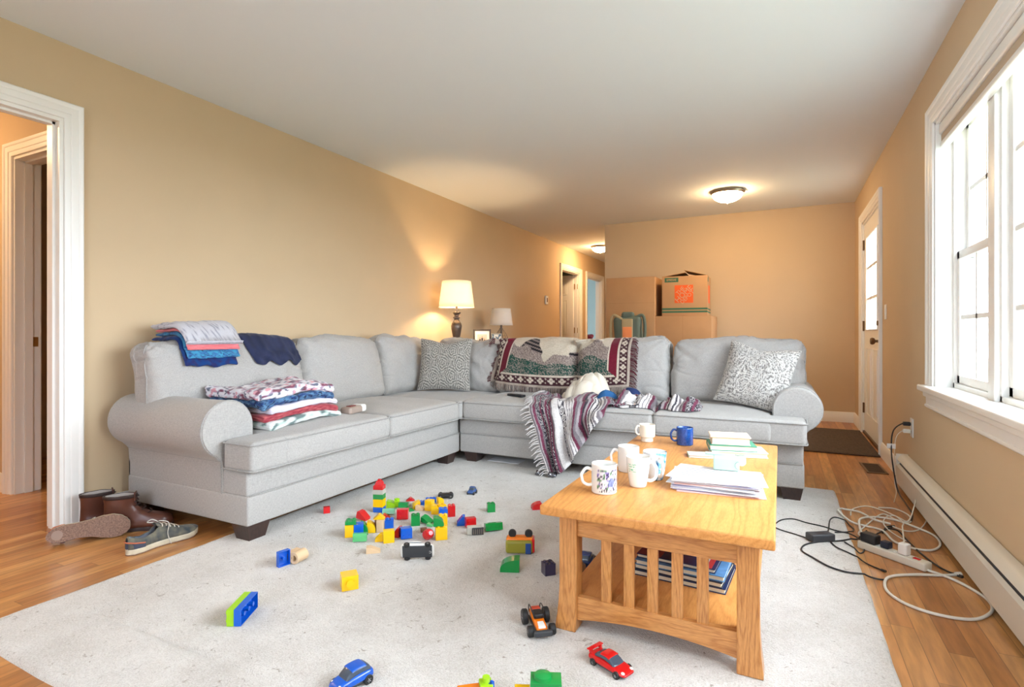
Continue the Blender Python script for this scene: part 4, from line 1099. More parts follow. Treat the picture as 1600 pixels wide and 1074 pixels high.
# case on the seat, remote near the blanket, paper under the sofa
t = thing('eyeglass_case', 'taupe and white case with dark red corner on the sofa seat', 'case', (-2.36, 2.56, drop(-2.36, 2.56, 2, BVS)), R(-80)); t.scale = (1.15, 1.1, 1.1)
MB().rbox((0, 0, .022), (.15, .07, .04), .014, 4, 2).obj('body', mat('taupe_cover', srgb(160, 142, 130), .5), t)
MB().rbox((-.055, -.0, .024), (.05, .075, .042), .014, 4, 2).obj('end_cap', WHITEP, t, )
MB().rbox((.02, 0, .043), (.05, .03, .006), .002).obj('clasp', mat('dark_red_trim', srgb(120, 40, 40), .5), t)
t = thing('remote_control', 'black remote control on the seat left of the striped blanket', 'remote', (-1.80, 3.70, drop(-1.80, 3.70, 2, BVS)+.002), R(70))
MB().rbox((0, 0, .009), (.045, .16, .018), .006, 3, 2).obj('body', BLACK, t)
for i in range(4):
    for j in range(3): MB().cyl((-.012+j*.012, -.05+i*.018, .0175), .0035, .002, seg=10).obj('button', DKGREY, t)
PAPER = mat('white_paper', srgb(238, 238, 240), .8)
p = at(805, 718); tag(MB().box(p[0]-.14, p[0]+.12, 3.62, 3.75, RT+.001, RT+.006, r=.002).obj('paper_sheet', PAPER), 'white folded paper lying under the sofa', 'paper')
# ================= things on the coffee table =================
TT = TTOP+.0005
def handle(R0, z0, z1, out, r, sq=1.0):                              # loop on the +x side
    return [(R0-.002, 0, z1), (R0+out*.55, 0, z1+.004), (R0+out, 0, z1-(z1-z0)*.25), (R0+out*sq, 0, (z0+z1)/2), (R0+out*.85, 0, z0+(z1-z0)*.22), (R0+out*.4, 0, z0+.003), (R0-.003, 0, z0+.004)]
def mug(label, u, v, r, h, himg, prof, colf, hs, body=VCG, hm=None, cup='mug', out=.032):
    x, y, _ = at(u, v, TTOP); t = thing('coffee_mug', label, 'mug', (x, y, TT), TH+R(himg), 'mugs on the coffee table')
    pr = [(rr*r, zz*h) for rr, zz in prof]
    rt = pr[-1][0]; th = .0035; inner = [(rt-.001, h+.0015), (rt-th, h)]+[(max(.001, rr-th), max(.006, zz)) for rr, zz in reversed(pr[1:-1])]+[(.0001, .006)]
    full = [(.0001, .002), (pr[0][0]*.85, .002), (pr[0][0]*.9, 0)]
    # subdivide the wall so that the print is sharp
    wall = []
    for i in range(len(pr)-1):
        for k in range(12 if pr[i+1][1]-pr[i][1] > .02 else 3):
            f = k/(12 if pr[i+1][1]-pr[i][1] > .02 else 3); wall.append((pr[i][0]+(pr[i+1][0]-pr[i][0])*f, pr[i][1]+(pr[i+1][1]-pr[i][1])*f))
    wall.append(pr[-1])
    nin = len(inner)
    mb = MB(); mb.lathe(full+wall+inner, 96, col=lambda a, z, rr: colf(a, z, rr >= min(p_[0] for p_ in wall)-.002)); mb.obj('cup', body, t, vcol=True, ang=60)
    m = MB(); m.tube(catmull(handle(hs[4] if len(hs) > 4 else rt, *hs[:4]), 6), lambda q: hs[3]*(1+.25*abs(2*q-1)**3), 10, m=Matrix.Diagonal((1, 1, 1, 1))); m.obj('handle', hm or WHITEP, t)
    return t
CW_ = srgb(226, 223, 216)
straight = [(.93, 0), (.99, .03), (1, .1), (1, .9), (1, 1)]
taper = [(.62, 0), (.70, .03), (.78, .2), (.90, .5), (.97, .8), (1, 1)]
def rel(a, a0): return (a-R(a0)+PI) % (2*PI)-PI
def c_art(a, z, o):
    aa = rel(a, 90+12)
    if not o or z < .008 or z > .086 or abs(aa) > .95: return CW_
    x = aa*.044; f = nz(x*140, z*140, 1); g_ = nz(x*90, z*90, 6)
    if z < .02: return srgb(46, 44, 60) if nz(x*260, z*200, 3) > .0 else CW_
    if math.hypot(x-.010, (z-.042)*.8) < .013: return lerp(srgb(128, 140, 178), srgb(90, 100, 140), .5+f)
    if f > .2: return srgb(50, 48, 66)
    if g_ > .24: return srgb(132, 116, 176)
    if g_ < -.3: return srgb(96, 140, 100)
    return srgb(214, 212, 216)
mug('white mug with dark and lilac artwork, nearest the front of the coffee table', 944, 769, .0435, .098, 180, straight, c_art, (.022, .078, .034, .0052))
def c_low(a, z, o):
    aa = rel(a, 90+15); return srgb(60, 60, 70) if o and abs(aa) < .5 and (.012 < z < .02 or .026 < z < .034) and nz(aa*60, z*200) > 0 else CW_
mug('white mug with small dark print, behind the artwork mug, handle on its left', 982, 736, .042, .098, 175, straight, c_low, (.018, .08, .026, .005))
def c_gtxt(a, z, o):
    aa = rel(a, -90-28); x = aa*.036
    if o and abs(x) < .014 and .058 < z < .088:
        if int(z*1000) % 9 < 5 and nz(x*420, z*150, 2) > -.05: return srgb(104, 186, 150)
    return CW_
mug('cream tapered mug with pale green writing, handle on its right', 997, 760, .042, .106, -18, taper, c_gtxt, (.02, .085, .030, .0055, .034), )
def c_bluesw(a, z, o):
    aa = rel(a, 28); x = aa*.036
    if o and -.85 < aa < 1.2 and nz(x*40+z*30, z*40) > -.15: return lerp(srgb(36, 108, 160), srgb(140, 190, 214), .5+nz(x*90, z*90))
    return srgb(228, 234, 238)
mug('white tapered mug with blue pattern on its right side, handle towards the camera', 1023, 749, .0435, .104, -78, taper, c_bluesw, (.018, .085, .026, .0055, .036))
def c_beige(a, z, o): return srgb(226, 216, 198)
mug('plain beige ribbed mug with narrow foot at the far end of the table', 1011, 690, .040, .086, 190, [(.72, 0), (.76, .02), (.76, .26), (.80, .285), (.98, .30), (1, .34), (1, 1)], c_beige, (.034, .076, .02, .0045), hm=mat('beige_glaze', srgb(226, 216, 198), .15))
def c_blue(a, z, o): return lerp(srgb(16, 52, 116), srgb(34, 84, 156), .5+.9*nz(math.cos(a)*60, math.sin(a)*60, z*900)) if o else srgb(24, 62, 124)
mug('dark blue stoneware mug at the far end of the table, handle on its left', 1070, 695, .040, .084, 178, [(.95, 0), (1, .03), (1, .1), (1, .9), (1, 1)], c_blue, (.016, .07, .028, .0048), hm=mat('dark_blue_glaze', srgb(20, 56, 118), .2))
# papers
pc = at(1122, 752, .45); rnd = random.Random(11)
base_papers = [(0, 0, 0)]
NPG = 16
def c_page(u):
    x, y = u[0], u[1]
    if u[2] > 0 and -.75 < x < .1 and -.7 < y < .8 and ((y*26) % 1) < .4 and nz(x*30, math.floor(y*26)*3) > -.25: return srgb(140, 140, 152)
    return srgb(226, 226, 230)
NMS = ['lowest', 'second from bottom', 'third from bottom', 'fourth from bottom', 'fifth from bottom', 'sixth from bottom', 'seventh from bottom', 'eighth from bottom']
for i in range(NPG):
    dx, dy, a = rnd.uniform(-.014, .014), rnd.uniform(-.014, .014), R(-6)+R(rnd.uniform(-7, 7))
    if i == 0: dx, dy, a = .012, -.012, R(-3)
    if i == NPG-1: a = R(-14); dx = -.012; dy = .0
    z = TT+.0026*i
    q = T(pc[0]-.005+dx, pc[1]+.005+dy, z+.0009, rz=a+TH*.35)
    mb = MB(); edge = srgb(226, 190, 186) if i in (0, 9) else (srgb(170, 172, 206) if i % 4 == 1 else srgb(226, 226, 230))
    w, d = (.285, .215)
    mb.rbox((0, 0, 0), (w, d, .0018), .0004, 1, 60 if i == NPG-1 else 4, q, lambda u, p, n: p+Vector((0, 0, .001*nz(u[0]*2, u[1]*2, 0) if False else 0)), (c_page if i == NPG-1 else edge))
    lb = 'top printed sheet of the paper stack under the mint dispenser' if i == NPG-1 else ('pinkish bottom sheet of the paper stack on the table' if i == 0 else 'loose white sheet inside the paper stack on the coffee table')
    tag(mb.obj('paper_sheet', VCP, vcol=True), lb, 'paper', 'sheets of the paper stack')
ZP = TT+.0026*NPG+.0006
# mint dispenser
MINT = mat('mint_green_plastic', srgb(176, 206, 186), .35)
px, py, _ = at(1134, 735, ZP); t = thing('tape_dispenser', 'pale mint green desk dispenser on top of the papers', 'dispenser', (px, py+.02, ZP), TH-R(22)); t.scale = (1.25, 1.25, 1.2)
MB().rbox((0, 0, .019), (.072, .045, .038), .004, 3, 1).obj('body', MINT, t)
m = MB(); m.rbox((.012, .03, .024), (.085, .05, .03), .012, 3, 2); m.obj('rear_body', mat('white_mint_plastic', srgb(204, 216, 206), .3), t)
m = MB(); m.rbox((-.028, .02, .038), (.07, .016, .008), .003, 2, 1, T(0, 0, 0, ry=R(3))); m.obj('lever', MINT, t)
m = MB(); m.cyl((.038, .03, .0385), .014, .0025, seg=20); m.obj('thumb_wheel', mat('grey_green_plastic', srgb(150, 165, 152), .4), t)
m = MB(); m.tube([(.030+.0*i, -.0232, .019+.011*math.cos(PI*i/10)) if False else (.036-.012*math.sin(PI*i/10), -.0232, .018+.012*math.cos(PI*i/10)) for i in range(11)], .0009, 6); m.obj('finger_notch', mat('grey_green_line', srgb(140, 158, 146), .5), t)
# books
def book(name, label, loc, rz, w, d, h, cover, pages, grp, title=None, hard=True, cat='book', tc=None):
    t = thing(name, label, cat, loc, rz, grp); ct = .0025
    m = MB(); m.box(-w/2, w/2, -d/2, d/2, 0, ct, r=.0008); m.box(-w/2, w/2, -d/2, d/2, h-ct, h, r=.0008); m.box(-w/2, w/2, d/2-ct, d/2, 0, h, r=.0008); m.obj('cover', cover, t)
    MB().box(-w/2+.004, w/2-.004, -d/2+.004, d/2-ct, ct-.0004, h-ct+.0004).obj('pages', pages, t, smooth=False)
    if title:
        o = text('title', title[0], title[1], t, (title[2], title[3], h+.0003), (0, 0, title[4]), tc)
    return t
def text(name, s_, size, parent, loc, rot, m, ext=.0002, al='CENTER', sx=1):
    cu = bpy.data.curves.new(name, 'FONT'); cu.body = s_; cu.size = size; cu.extrude = ext; cu.align_x = al; cu.align_y = 'CENTER'; cu.resolution_u = 3
    tmp = bpy.data.objects.new(name+'_tmp', cu); COL.objects.link(tmp); dg = bpy.context.evaluated_depsgraph_get(); dg.update()
    me = bpy.data.meshes.new_from_object(tmp.evaluated_get(dg)); bpy.data.objects.remove(tmp, do_unlink=True); bpy.data.curves.remove(cu)
    me.materials.clear(); me.materials.append(m); o = bpy.data.objects.new(name, me); COL.objects.link(o)
    o.location = loc; o.rotation_euler = rot; o.scale = (sx, 1, 1); o.parent = parent; return o
PAGES = mat('cream_page_edges', srgb(232, 222, 196), .8, noise_s=300, noise_a=.15, sc=(.1, .1, 6))
cv = lambda n, *c: mat(n, srgb(*c), .5)
bxp, byp, _ = at(1143, 704, .45)
gB = 'books stacked on the coffee table'
zb = TT
book('book', 'white bottom book of the stack on the table, cream page edges showing', (bxp+.02, byp+.035, zb), TH-R(14), .235, .16, .022, cv('white_cover', 226, 226, 222), PAGES, gB); zb += .0225
book('book', 'green hardcover book in the middle of the table stack', (bxp-.005, byp+.035, zb), TH-R(14), .20, .145, .024, cv('green_cover', 56, 138, 112), PAGES, gB); zb += .0245
t = book('notebook', 'cream leather-bound notebook on top of the table book stack', (bxp-.012, byp+.04, zb), TH-R(16), .165, .125, .032, mat('cream_leather', srgb(224, 200, 172), .5), PAGES, gB, cat='notebook')
MB().rbox((-.002, .0, .034), (.172, .13, .007), .003, 2, 8, disp=lambda u, q, n: q+Vector((0, 0, .0016*nz(u[0]*3, u[1]*3)))).obj('soft_flap', mat('pale_pink_leather', srgb(232, 208, 184), .55), t)
qx, qy, _ = at(1082, 711, .44); book('small_notebook', 'thin pink and mint booklet between the papers and the book stack', (qx+.04, qy+.035, TT), TH-R(12), .13, .08, .012, cv('mint_cover', 206, 224, 208), cv('pink_pages', 222, 190, 180), None, cat='booklet')
# books on the shelf of the table
gs = 'books on the lower shelf of the coffee table'; zs = RT+.1045
sx_, sy_, _ = at(1083, 905, .13)
blue_c = mat('dark_blue_cover', srgb(26, 46, 88), .3, noise_s=14, noise_a=.5)
t_ = [('large dark blue book at the bottom of the shelf stack', .315, .225, .018, blue_c, R(-4)), ('black book second from bottom on the lower shelf', .30, .215, .017, cv('black_cover', 30, 34, 48), R(-6)),
      ('blue book with red and white edge, third on the lower shelf', .30, .21, .018, mat('blue_picture_cover', srgb(90, 146, 196), .3, noise_s=20, noise_a=.6), R(-3)), ]
cx_, cy_ = -.315, 2.035
for (lb, w, d, h, mt_, a) in t_:
    book('book', lb, (cx_, cy_, zs), a, w, d, h, mt_, PAGES, gs); zs += h+.0004
b3 = book('book', 'dark red and navy picture book on top of the shelf stack, left side', (cx_-.012, cy_+.004, zs), R(-5), .27, .19, .014, mat('navy_picture_cover', srgb(36, 56, 104), .3, noise_s=18, noise_a=.7), PAGES, gs)
MB().box(-.132, -.05, -.092, .09, .0142, .0148).obj('red_panel', cv('dark_red_print', 112, 34, 38), b3)
MB().box(.085, .105, -.092, .09, .0142, .0148).obj('white_stripe', WHITEP, b3); MB().box(.105, .123, -.092, .09, .0142, .0148).obj('red_stripe', cv('red_print', 200, 60, 60), b3)
# ================= behind the sofa =================
ct_ = thing('console_table', 'dark wood console table behind the sofa holding both lamps', 'side table', (-2.96, 5.285, 0))
m = MB().box(-.24, .24, -.78, .78, .77, .80, r=.004); m.obj('tabletop', DKWOOD, ct_)
for sx in (-1, 1):
    for sy in (-1, 1): MB().box(sx*.2-.02, sx*.2+.02, sy*.72-.02, sy*.72+.02, 0, .77).obj('leg', DKWOOD, ct_)
MB().box(-.2, .2, -.72, .72, .69, .77).obj('apron', DKWOOD, ct_)
SHD = shade_mat('ivory_lamp_shade', (.90, .86, .78), .5); SHD2 = shade_mat('linen_lamp_shade', (.80, .74, .66), .2)
def lampshade(t, z0, z1, r0, r1, mt_):
    pr = [(r0+(r1-r0)*i/6, z0+(z1-z0)*i/6) for i in range(7)]
    V = MB(); n = len(pr)
    V.grid(lambda u, v: ((r0+(r1-r0)*v)*math.cos(2*PI*u), (r0+(r1-r0)*v)*math.sin(2*PI*u), z0+(z1-z0)*v), 48, 6, cu=True)
    o = V.obj('lamp_shade', mt_, t, ang=60, solid=.0015, recalc=False)
    m = MB(); m.tube([(r0*math.cos(a), r0*math.sin(a), z0) for a in [2*PI*i/48 for i in range(48)]], .003, 6, True); m.obj('shade_trim', mt_, t); m = MB(); m.tube([(r1*math.cos(a), r1*math.sin(a), z1) for a in [2*PI*i/48 for i in range(48)]], .003, 6, True); m.obj('shade_trim', mt_, t)
    m = MB(); m.tube([(r1, 0, z1-.01), (-r1, 0, z1-.01)], .0015, 6); m.tube([(0, r1, z1-.01), (0, -r1, z1-.01)], .0015, 6); m.obj('shade_spider', NICKEL, t)
L1 = thing('table_lamp', 'lit table lamp with tapered ivory shade and dark urn base', 'table lamp', (-2.95, 4.68, .8005))
LB = mat('bronze_urn', srgb(104, 90, 80), .35, .6, noise_s=30, noise_a=.2)
MB().lathe([(.0001, 0), (.075, 0), (.075, .015), (.05, .025), (.03, .04), (.022, .07), (.03, .12), (.043, .18), (.052, .23), (.055, .26), (.048, .29), (.034, .31), (.025, .325), (.025, .335), (.036, .342), (.036, .35), (.024, .36), (.024, .372), (.042, .39), (.044, .40), (.012, .405), (.011, .46), (.0001, .46)], 32).obj('lamp_base', LB, L1)
lampshade(L1, .452, .712, .178, .145, SHD)
BULB = emis('lit_bulb', (1, .68, .36), 340)
MB().cyl((0, 0, .46), .013, .05).obj('socket', BRASS, L1); MB().ball((0, 0, .55), .03, sc=(1, 1, 1.25)).obj('bulb', BULB, L1)
L2 = thing('table_lamp', 'unlit table lamp with pale shade and wire cage base', 'table lamp', (-2.93, 5.62, .8005))
m = MB(); WR = []
for k in range(14):
    a = 2*PI*k/14; m.tube([(r*math.cos(a), r*math.sin(a), z) for r, z in ((.05, .0), (.075, .03), (.084, .08), (.078, .14), (.05, .195), (.022, .235), (.018, .25))], .0022, 5, n=4)
for r, z in ((.05, .003), (.084, .08), (.070, .16), (.022, .235)): m.tube([(r*math.cos(a), r*math.sin(a), z) for a in [2*PI*i/28 for i in range(28)]], .0024, 5, True)
m.obj('wire_base', mat('dark_wire', srgb(140, 118, 98), .4, .6), L2)
MB().cyl((0, 0, .0), .012, .30).obj('stem', mat('stem_metal', srgb(110, 98, 88), .4, .7), L2)
lampshade(L2, .285, .475, .135, .108, SHD2); MB().ball((0, 0, .35), .028).obj('bulb', WHITEP, L2)
def pframe(label, loc, rz, w, h, fm, pic, fw=.018):
    t = thing('picture_frame', label, 'picture frame', loc, rot=(R(-14), 0, rz))
    m = MB(); m.box(-w/2, w/2, -.008, .008, 0, fw, r=.002); m.box(-w/2, w/2, -.008, .008, h-fw, h, r=.002); m.box(-w/2, -w/2+fw, -.008, .008, fw, h-fw); m.box(w/2-fw, w/2, -.008, .008, fw, h-fw); m.obj('frame', fm, t)
    g = MB(); g.grid(lambda u, v: (-w/2+fw+(w-2*fw)*u, -.002, fw+(h-2*fw)*v), 40, 30, col=pic); g.obj('photo', VCP, t, vcol=True)
    MB().box(-w/2+.01, w/2-.01, .0, .006, .01, h-.01).obj('backing', DKGREY, t)
    MB().box(-.02, .02, .006, .01, .01, h*.7, T(0, 0, 0, rx=R(-22))).obj('easel', DKGREY, t)
    return t
def pic1(u, v):
    if min(u, 1-u, v, 1-v) < .17: return srgb(228, 224, 216)
    for (cx, s) in ((.35, 1), (.5, 1.1), (.66, .95)):
        if math.hypot((u-cx)*1.3, v-.6*s) < .06: return srgb(196, 150, 124)
        if abs(u-cx) < .06 and .2 < v < .55*s: return srgb(60, 50, 50)
    return srgb(190, 180, 168)
p = aty(745, 517, 5.05); pframe('dark framed photo of three people between the two lamps', (-2.86, 5.05, .802), R(32), .19, .235, mat('dark_frame', srgb(58, 48, 44), .35), pic1)
pframe('small silver framed photo beside the wire-base lamp', (-2.80, 5.27, .802), R(36), .12, .19, NICKEL, lambda u, v: srgb(70, 96, 120) if nz(u*5, v*5) > 0 else srgb(200, 200, 196), .01)
# moving boxes
def cbox(name, label, x0, x1, y0, y1, z0, z1, rz=0, seam=True, grp='moving boxes', flaps=False):
    cx, cy = (x0+x1)/2, (y0+y1)/2; w, d, h = x1-x0, y1-y0, z1-z0
    t = thing(name, label, 'cardboard box', (cx, cy, z0), rz, grp)
    MB().box(-w/2, w/2, -d/2, d/2, 0, h-(.006 if not flaps else .002), r=.004).obj('body', CARD, t)
    if not flaps:
        m = MB(); m.box(-w/2+.001, -.0015, -d/2+.001, d/2-.001, h-.006, h, r=.002); m.box(.0015, w/2-.001, -d/2+.001, d/2-.001, h-.006, h, r=.002); m.obj('top_flap', CARD, t)
    if seam:
        m = MB(); m.box(-.0008, .0008, -d/2-.0006, -d/2+.001, .0, h); m.obj('seam', CARDE, t)
    return t, w, d, h
t, w, d, h = cbox('moving_box', 'tall wardrobe box standing by the hall corner, tallest box', -1.87, -1.30, 6.28, 6.86, 0, 1.64, seam=False)
MB().box(-w/2-.0, w/2, -d/2-.0007, -d/2, h-.30, h-.2985).obj('fold_line', CARDE, t)
t, w, d, h = cbox('moving_box', 'large plain box under the box with the orange logo', -1.30, -.69, 6.30, 6.86, 0, 1.185)
t, w, d, h = cbox('moving_box', 'box with orange logo and green stripes stacked on the plain box', -1.235, -.745, 6.33, 6.74, 1.186, 1.635, R(2), seam=False, flaps=True)
m = MB()
for (sx, a) in ((-1, R(9)), (1, R(15))):
    mm = T(sx*w/2, 0, h-.003, ry=-a if sx < 0 else a)
    m.box(*( (0, w/2+.01) if sx < 0 else (-w/2-.01, 0) ), -d/2+.003, d/2-.003, -.002, .002, mm)
m.obj('top_flap', CARD, t)
OR = mat('orange_print', srgb(232, 96, 34), .8); GN = mat('green_print', srgb(58, 104, 76), .8); CT = mat('bare_card_letters', srgb(208, 160, 118), .85)
yf = -d/2-.0006
m = MB().box(-.10, .10, yf-.0004, yf+.0005, .145, .345, T(-.005, 0, 0)); m.obj('orange_square', OR, t)
for (s_, k) in (('THE', .052), ('HOME', .0), ('DEPOT', -.052)):
    a = R(45); u_ = Vector((math.cos(a), 0, math.sin(a))); n_ = Vector((-math.sin(a), 0, math.cos(a))); c_ = Vector((-.005, yf-.001, .245))+n_*k
    text('logo_lettering', s_, 0.062 if s_ != 'HOME' else .085, t, c_, (PI/2, -a, 0), CT, sx=.95)
for z in (.035, .068): MB().box(-w/2+.001, w/2-.001, yf-.0002, yf+.0005, z, z+.02).obj('green_stripe', GN, t); MB().box(w/2-.0005, w/2+.0008, -d/2+.001, d/2-.001, z, z+.016).obj('green_stripe', GN, t)
MB().box(-w/2+.03, -w/2+.18, yf-.0003, yf+.0005, h-.068, h-.018).obj('size_band', GN, t); text('size_lettering', 'EPRESAE', .03, t, (-w/2+.105, yf-.001, h-.043), (PI/2, 0, 0), CT, sx=.95)
MB().box(w/2-.0005, w/2+.0008, -.1, .1, .145, .345).obj('orange_square', OR, t); MB().box(w/2-.0005, w/2+.0008, -d/2+.03, -d/2+.12, h-.068, h-.018).obj('size_band', GN, t)
t, w, d, h = cbox('open_box', 'low box with dark raised flap right of the plain box', -.66, -.30, 6.35, 6.8, 0, .86)
MB().box(0, .2, -d/2, d/2, -.0, .004, T(-w/2, 0, h, ry=R(-16))).obj('raised_flap', CARDE, t)
# folding camp chair standing folded against the tall box
t = thing('tote_bag', 'grey-green tote bag with orange label hanging in front of the tall box', 'bag', (-1.56, 6.10, 0), R(8))
GB = mat('grey_green_canvas', srgb(92, 104, 92), .9, bump=.3); BG = mat('khaki_canvas', srgb(168, 150, 112), .9)
m = MB(); m.rbox((0, 0, .60), (.30, .18, 1.16), .05, 3, 10, disp=lambda u, q, n: q+n*.02*nz(q.x*6, q.y*6, q.z*5)); m.obj('bag_body', GB, t)
m = MB(); m.rbox((0, -.095, .90), (.12, .02, .50), .008, 2, 4); m.obj('front_panel', BG, t)
m = MB(); m.box(-.05, .05, -.108, -.104, .88, 1.06, r=.001); m.obj('orange_label', mat('orange_label', srgb(232, 140, 84), .8), t)
for sx in (-1, 1):
    m = MB(); m.tube([(sx*.06, -.07, 1.14), (sx*.16, -.05, 1.19), (sx*.19, -.06, 1.05), (sx*.17, -.07, .80)], .018, 8, n=6); m.obj('strap', GB if sx > 0 else BG, t)
m = MB(); m.rbox((0, -.02, 1.19), (.14, .1, .08), .03, 3, 3); m.obj('top_roll', GB, t)
# ================= toys on the rug =================
def brick_mb(w, d, h, nx, ny, top='studs', m=None, hollow=True, mb=None):
    mb = mb or MB(); r = .0012
    if hollow:
        t = .0022
        V = [(-w/2, -d/2, 0), (w/2, -d/2, 0), (w/2, d/2, 0), (-w/2, d/2, 0), (-w/2+t, -d/2+t, 0), (w/2-t, -d/2+t, 0), (w/2-t, d/2-t, 0), (-w/2+t, d/2-t, 0),
             (-w/2+t, -d/2+t, h-t), (w/2-t, -d/2+t, h-t), (w/2-t, d/2-t, h-t), (-w/2+t, d/2-t, h-t), (-w/2, -d/2, h), (w/2, -d/2, h), (w/2, d/2, h), (-w/2, d/2, h)]
        F = [(0, 1, 5, 4), (1, 2, 6, 5), (2, 3, 7, 6), (3, 0, 4, 7), (4, 5, 9, 8), (5, 6, 10, 9), (6, 7, 11, 10), (7, 4, 8, 11), (8, 9, 10, 11),
             (0, 12, 13, 1), (1, 13, 14, 2), (2, 14, 15, 3), (3, 15, 12, 0), (12, 15, 14, 13)]
        mb.add(V, F, m)
        for i in range(nx-1):
            for j in range(max(1, ny-1)):
                mb.cyl(((i-(nx-2)/2)*w/nx, (j-(max(1, ny-1)-1)/2)*d/max(1, ny), .001), min(w/nx, d/ny)*.28, h-.002, m, 12)
    else: mb.box(-w/2, w/2, -d/2, d/2, 0, h, m, r=r)
    if top == 'studs':
        for i in range(nx):
            for j in range(ny):
                mb.cyl(((i-(nx-1)/2)*w/nx, (j-(ny-1)/2)*d/ny, h-.0005), min(w/nx, d/ny)*.3, min(w/nx, d/ny)*.24, m, 14)
    return mb
def slope_mb(w, d, h, hl=.3, m=None):                               # wedge roof brick
    mb = MB(); V = [(-w/2, -d/2, 0), (w/2, -d/2, 0), (w/2, d/2, 0), (-w/2, d/2, 0), (-w/2, -d/2, h), (-w/2+w*.3, -d/2, h), (-w/2+w*.3, d/2, h), (-w/2, d/2, h), (w/2, -d/2, h*hl), (w/2, d/2, h*hl)]
    return mb.add(V, [(3, 2, 1, 0), (4, 5, 6, 7), (0, 1, 8, 5, 4), (3, 7, 6, 9, 2), (5, 8, 9, 6), (0, 4, 7, 3), (1, 2, 9, 8)], m)
def arc_mb(w, d, h, m=None):                                        # quarter-round top
    pts = [(-w/2, 0), (w/2, 0)]+[(-w/2+w*math.cos(PI/2*i/10), h*.25+h*.75*math.sin(PI/2*i/10)) for i in range(11)]
    mz_ = Matrix(((1, 0, 0, 0), (0, 0, 1, 0), (0, 1, 0, 0), (0, 0, 0, 1)))
    return MB().prism(pts, -d/2, d/2, (m @ mz_) if m is not None else mz_)
def roof_mb(w, d, h):
    mz_ = Matrix(((1, 0, 0, 0), (0, 0, 1, 0), (0, 1, 0, 0), (0, 0, 0, 1)))
    return MB().prism([(-w/2, 0), (w/2, 0), (w*.06, h), (-w*.06, h)], -d/2, d/2, mz_)
GB_ = 'building blocks scattered on the rug'
def block(label, kind, col, u, v, w, d, h, rot=(0, 0, 0), z=0, nx=2, ny=2, name='building_block', cat='toy block', lift=None, grp=GB_):
    """w, d, h in metres; u, v = where the middle of its foot stands; rot is about its own centre"""
    x, y, _ = at(u, v, RT)
    if kind == 'brick': mb = brick_mb(w, d, h, nx, ny)
    elif kind == 'solid': mb = MB().box(-w/2, w/2, -d/2, d/2, 0, h, r=.0015)
    elif kind == 'plate': mb = brick_mb(w, d, h, nx, ny)
    elif kind == 'slope': mb = slope_mb(w, d, h)
    elif kind == 'arc': mb = arc_mb(w, d, h)
    elif kind == 'roof': mb = roof_mb(w, d, h)
    elif kind == 'dome':
        mb = MB(); mb.lathe([(.0001, 0), (w/2, 0), (w/2, h*.3), (w*.46, h*.55), (w*.34, h*.8), (w*.2, h*.86), (w*.2, h), (.0001, h)], 20)
    E_ = Euler((R(rot[0]), R(rot[1]), 0)).to_matrix().to_4x4()
    mb.v = [E_ @ p for p in mb.v]; zmin = min(p.z for p in mb.v)
    cx = (min(p.x for p in mb.v)+max(p.x for p in mb.v))/2; cy = (min(p.y for p in mb.v)+max(p.y for p in mb.v))/2
    Z = Euler((0, 0, TH+R(rot[2]))).to_matrix()
    away = Vector((-_s, _c, 0))*min(w, d)*.15
    mb.v = [Z @ (p-Vector((cx, cy, zmin)))+Vector((x, y, RT+z+.0005))+away for p in mb.v]
    return tag(mb.obj(name, PL[col], ang=30), label, cat, grp)
def px(n, v): return n*dep(800, v)/FPX                               # n pixels at image row v, in metres
S = px(1, 800)
# the tower
tz = 0; TU, TV = 589, 805
for (lb, col, hh, kd) in (('blue block at the foot of the block tower', 'blue', .027, 'brick'), ('yellow block second from bottom of the tower', 'yellow', .042, 'brick'), ('green block in the middle of the tower', 'green', .026, 'brick'),
                          ('grey block under the red top of the tower', 'grey', .024, 'brick')):
    x, y, _ = at(TU, TV); mb = brick_mb(.054, .046, hh, 2, 2); Z = T(x, y+.02, RT+tz+.0005, rz=TH+R(-8)); mb.v = [Z @ p for p in mb.v]
    tag(mb.obj('building_block', PL[col], ang=30), lb, 'toy block', GB_); tz += hh+.0006
mb = MB().box(-.027, .027, -.023, .023, 0, .022, r=.0015); mb.add([], []); 
mb.lathe([(.027, .022), (.025, .032), (.017, .045), (.011, .047), (.011, .053), (.0001, .054)], 4, T(0, 0, 0, rz=PI/4, s=1.0)); mb.v = [T(x, y+.02, RT+tz+.0005, rz=TH+R(-8)) @ p for p in mb.v]
tag(mb.obj('building_block', PL['red'], ang=30), 'red tapered block on top of the block tower', 'toy block', GB_)
# the heap, left to right (u, v are where each block touches the rug)
B = block
B('yellow block at the left end of the heap', 'solid', 'yellow', 546, 839, .040, .045, .058, (0, 0, 8))
B('thin green plate on top of the leftmost yellow block', 'plate', 'green', 548, 839, .050, .045, .016, (0, 0, 8), z=.060)
t_blue = B('blue block with yellow round face printed on it, left in the heap', 'solid', 'blue', 560, 838, .044, .05, .058, (0, 0, 14))
x, y, _ = at(561, 838, RT)
m = MB(); m.lathe([(.0001, .0012), (.014, .001), (.015, 0), (.0001, 0)], 20, Matrix.Translation((0, 0, 0))); 
m.v = [T(x-.004, y-.012, RT+.045, rx=PI/2-.1, rz=TH+R(14)) @ p for p in m.v]
o = m.obj('yellow_print', PL['yellow'], t_blue, local=t_blue.location); o.location = (0, 0, 0)
B('dark green curved block right behind the blue face block', 'arc', 'green', 569, 835, .034, .045, .058, (0, 0, 14))
B('mint green plate lying in front of the blue face block, underside out', 'plate', 'mint', 562, 847, .062, .036, .026, (82, 0, 6), nx=3, ny=1)
B('yellow quarter-round block left of the plain wooden block', 'arc', 'yellow', 580, 832, .040, .04, .052, (0, 0, 10))
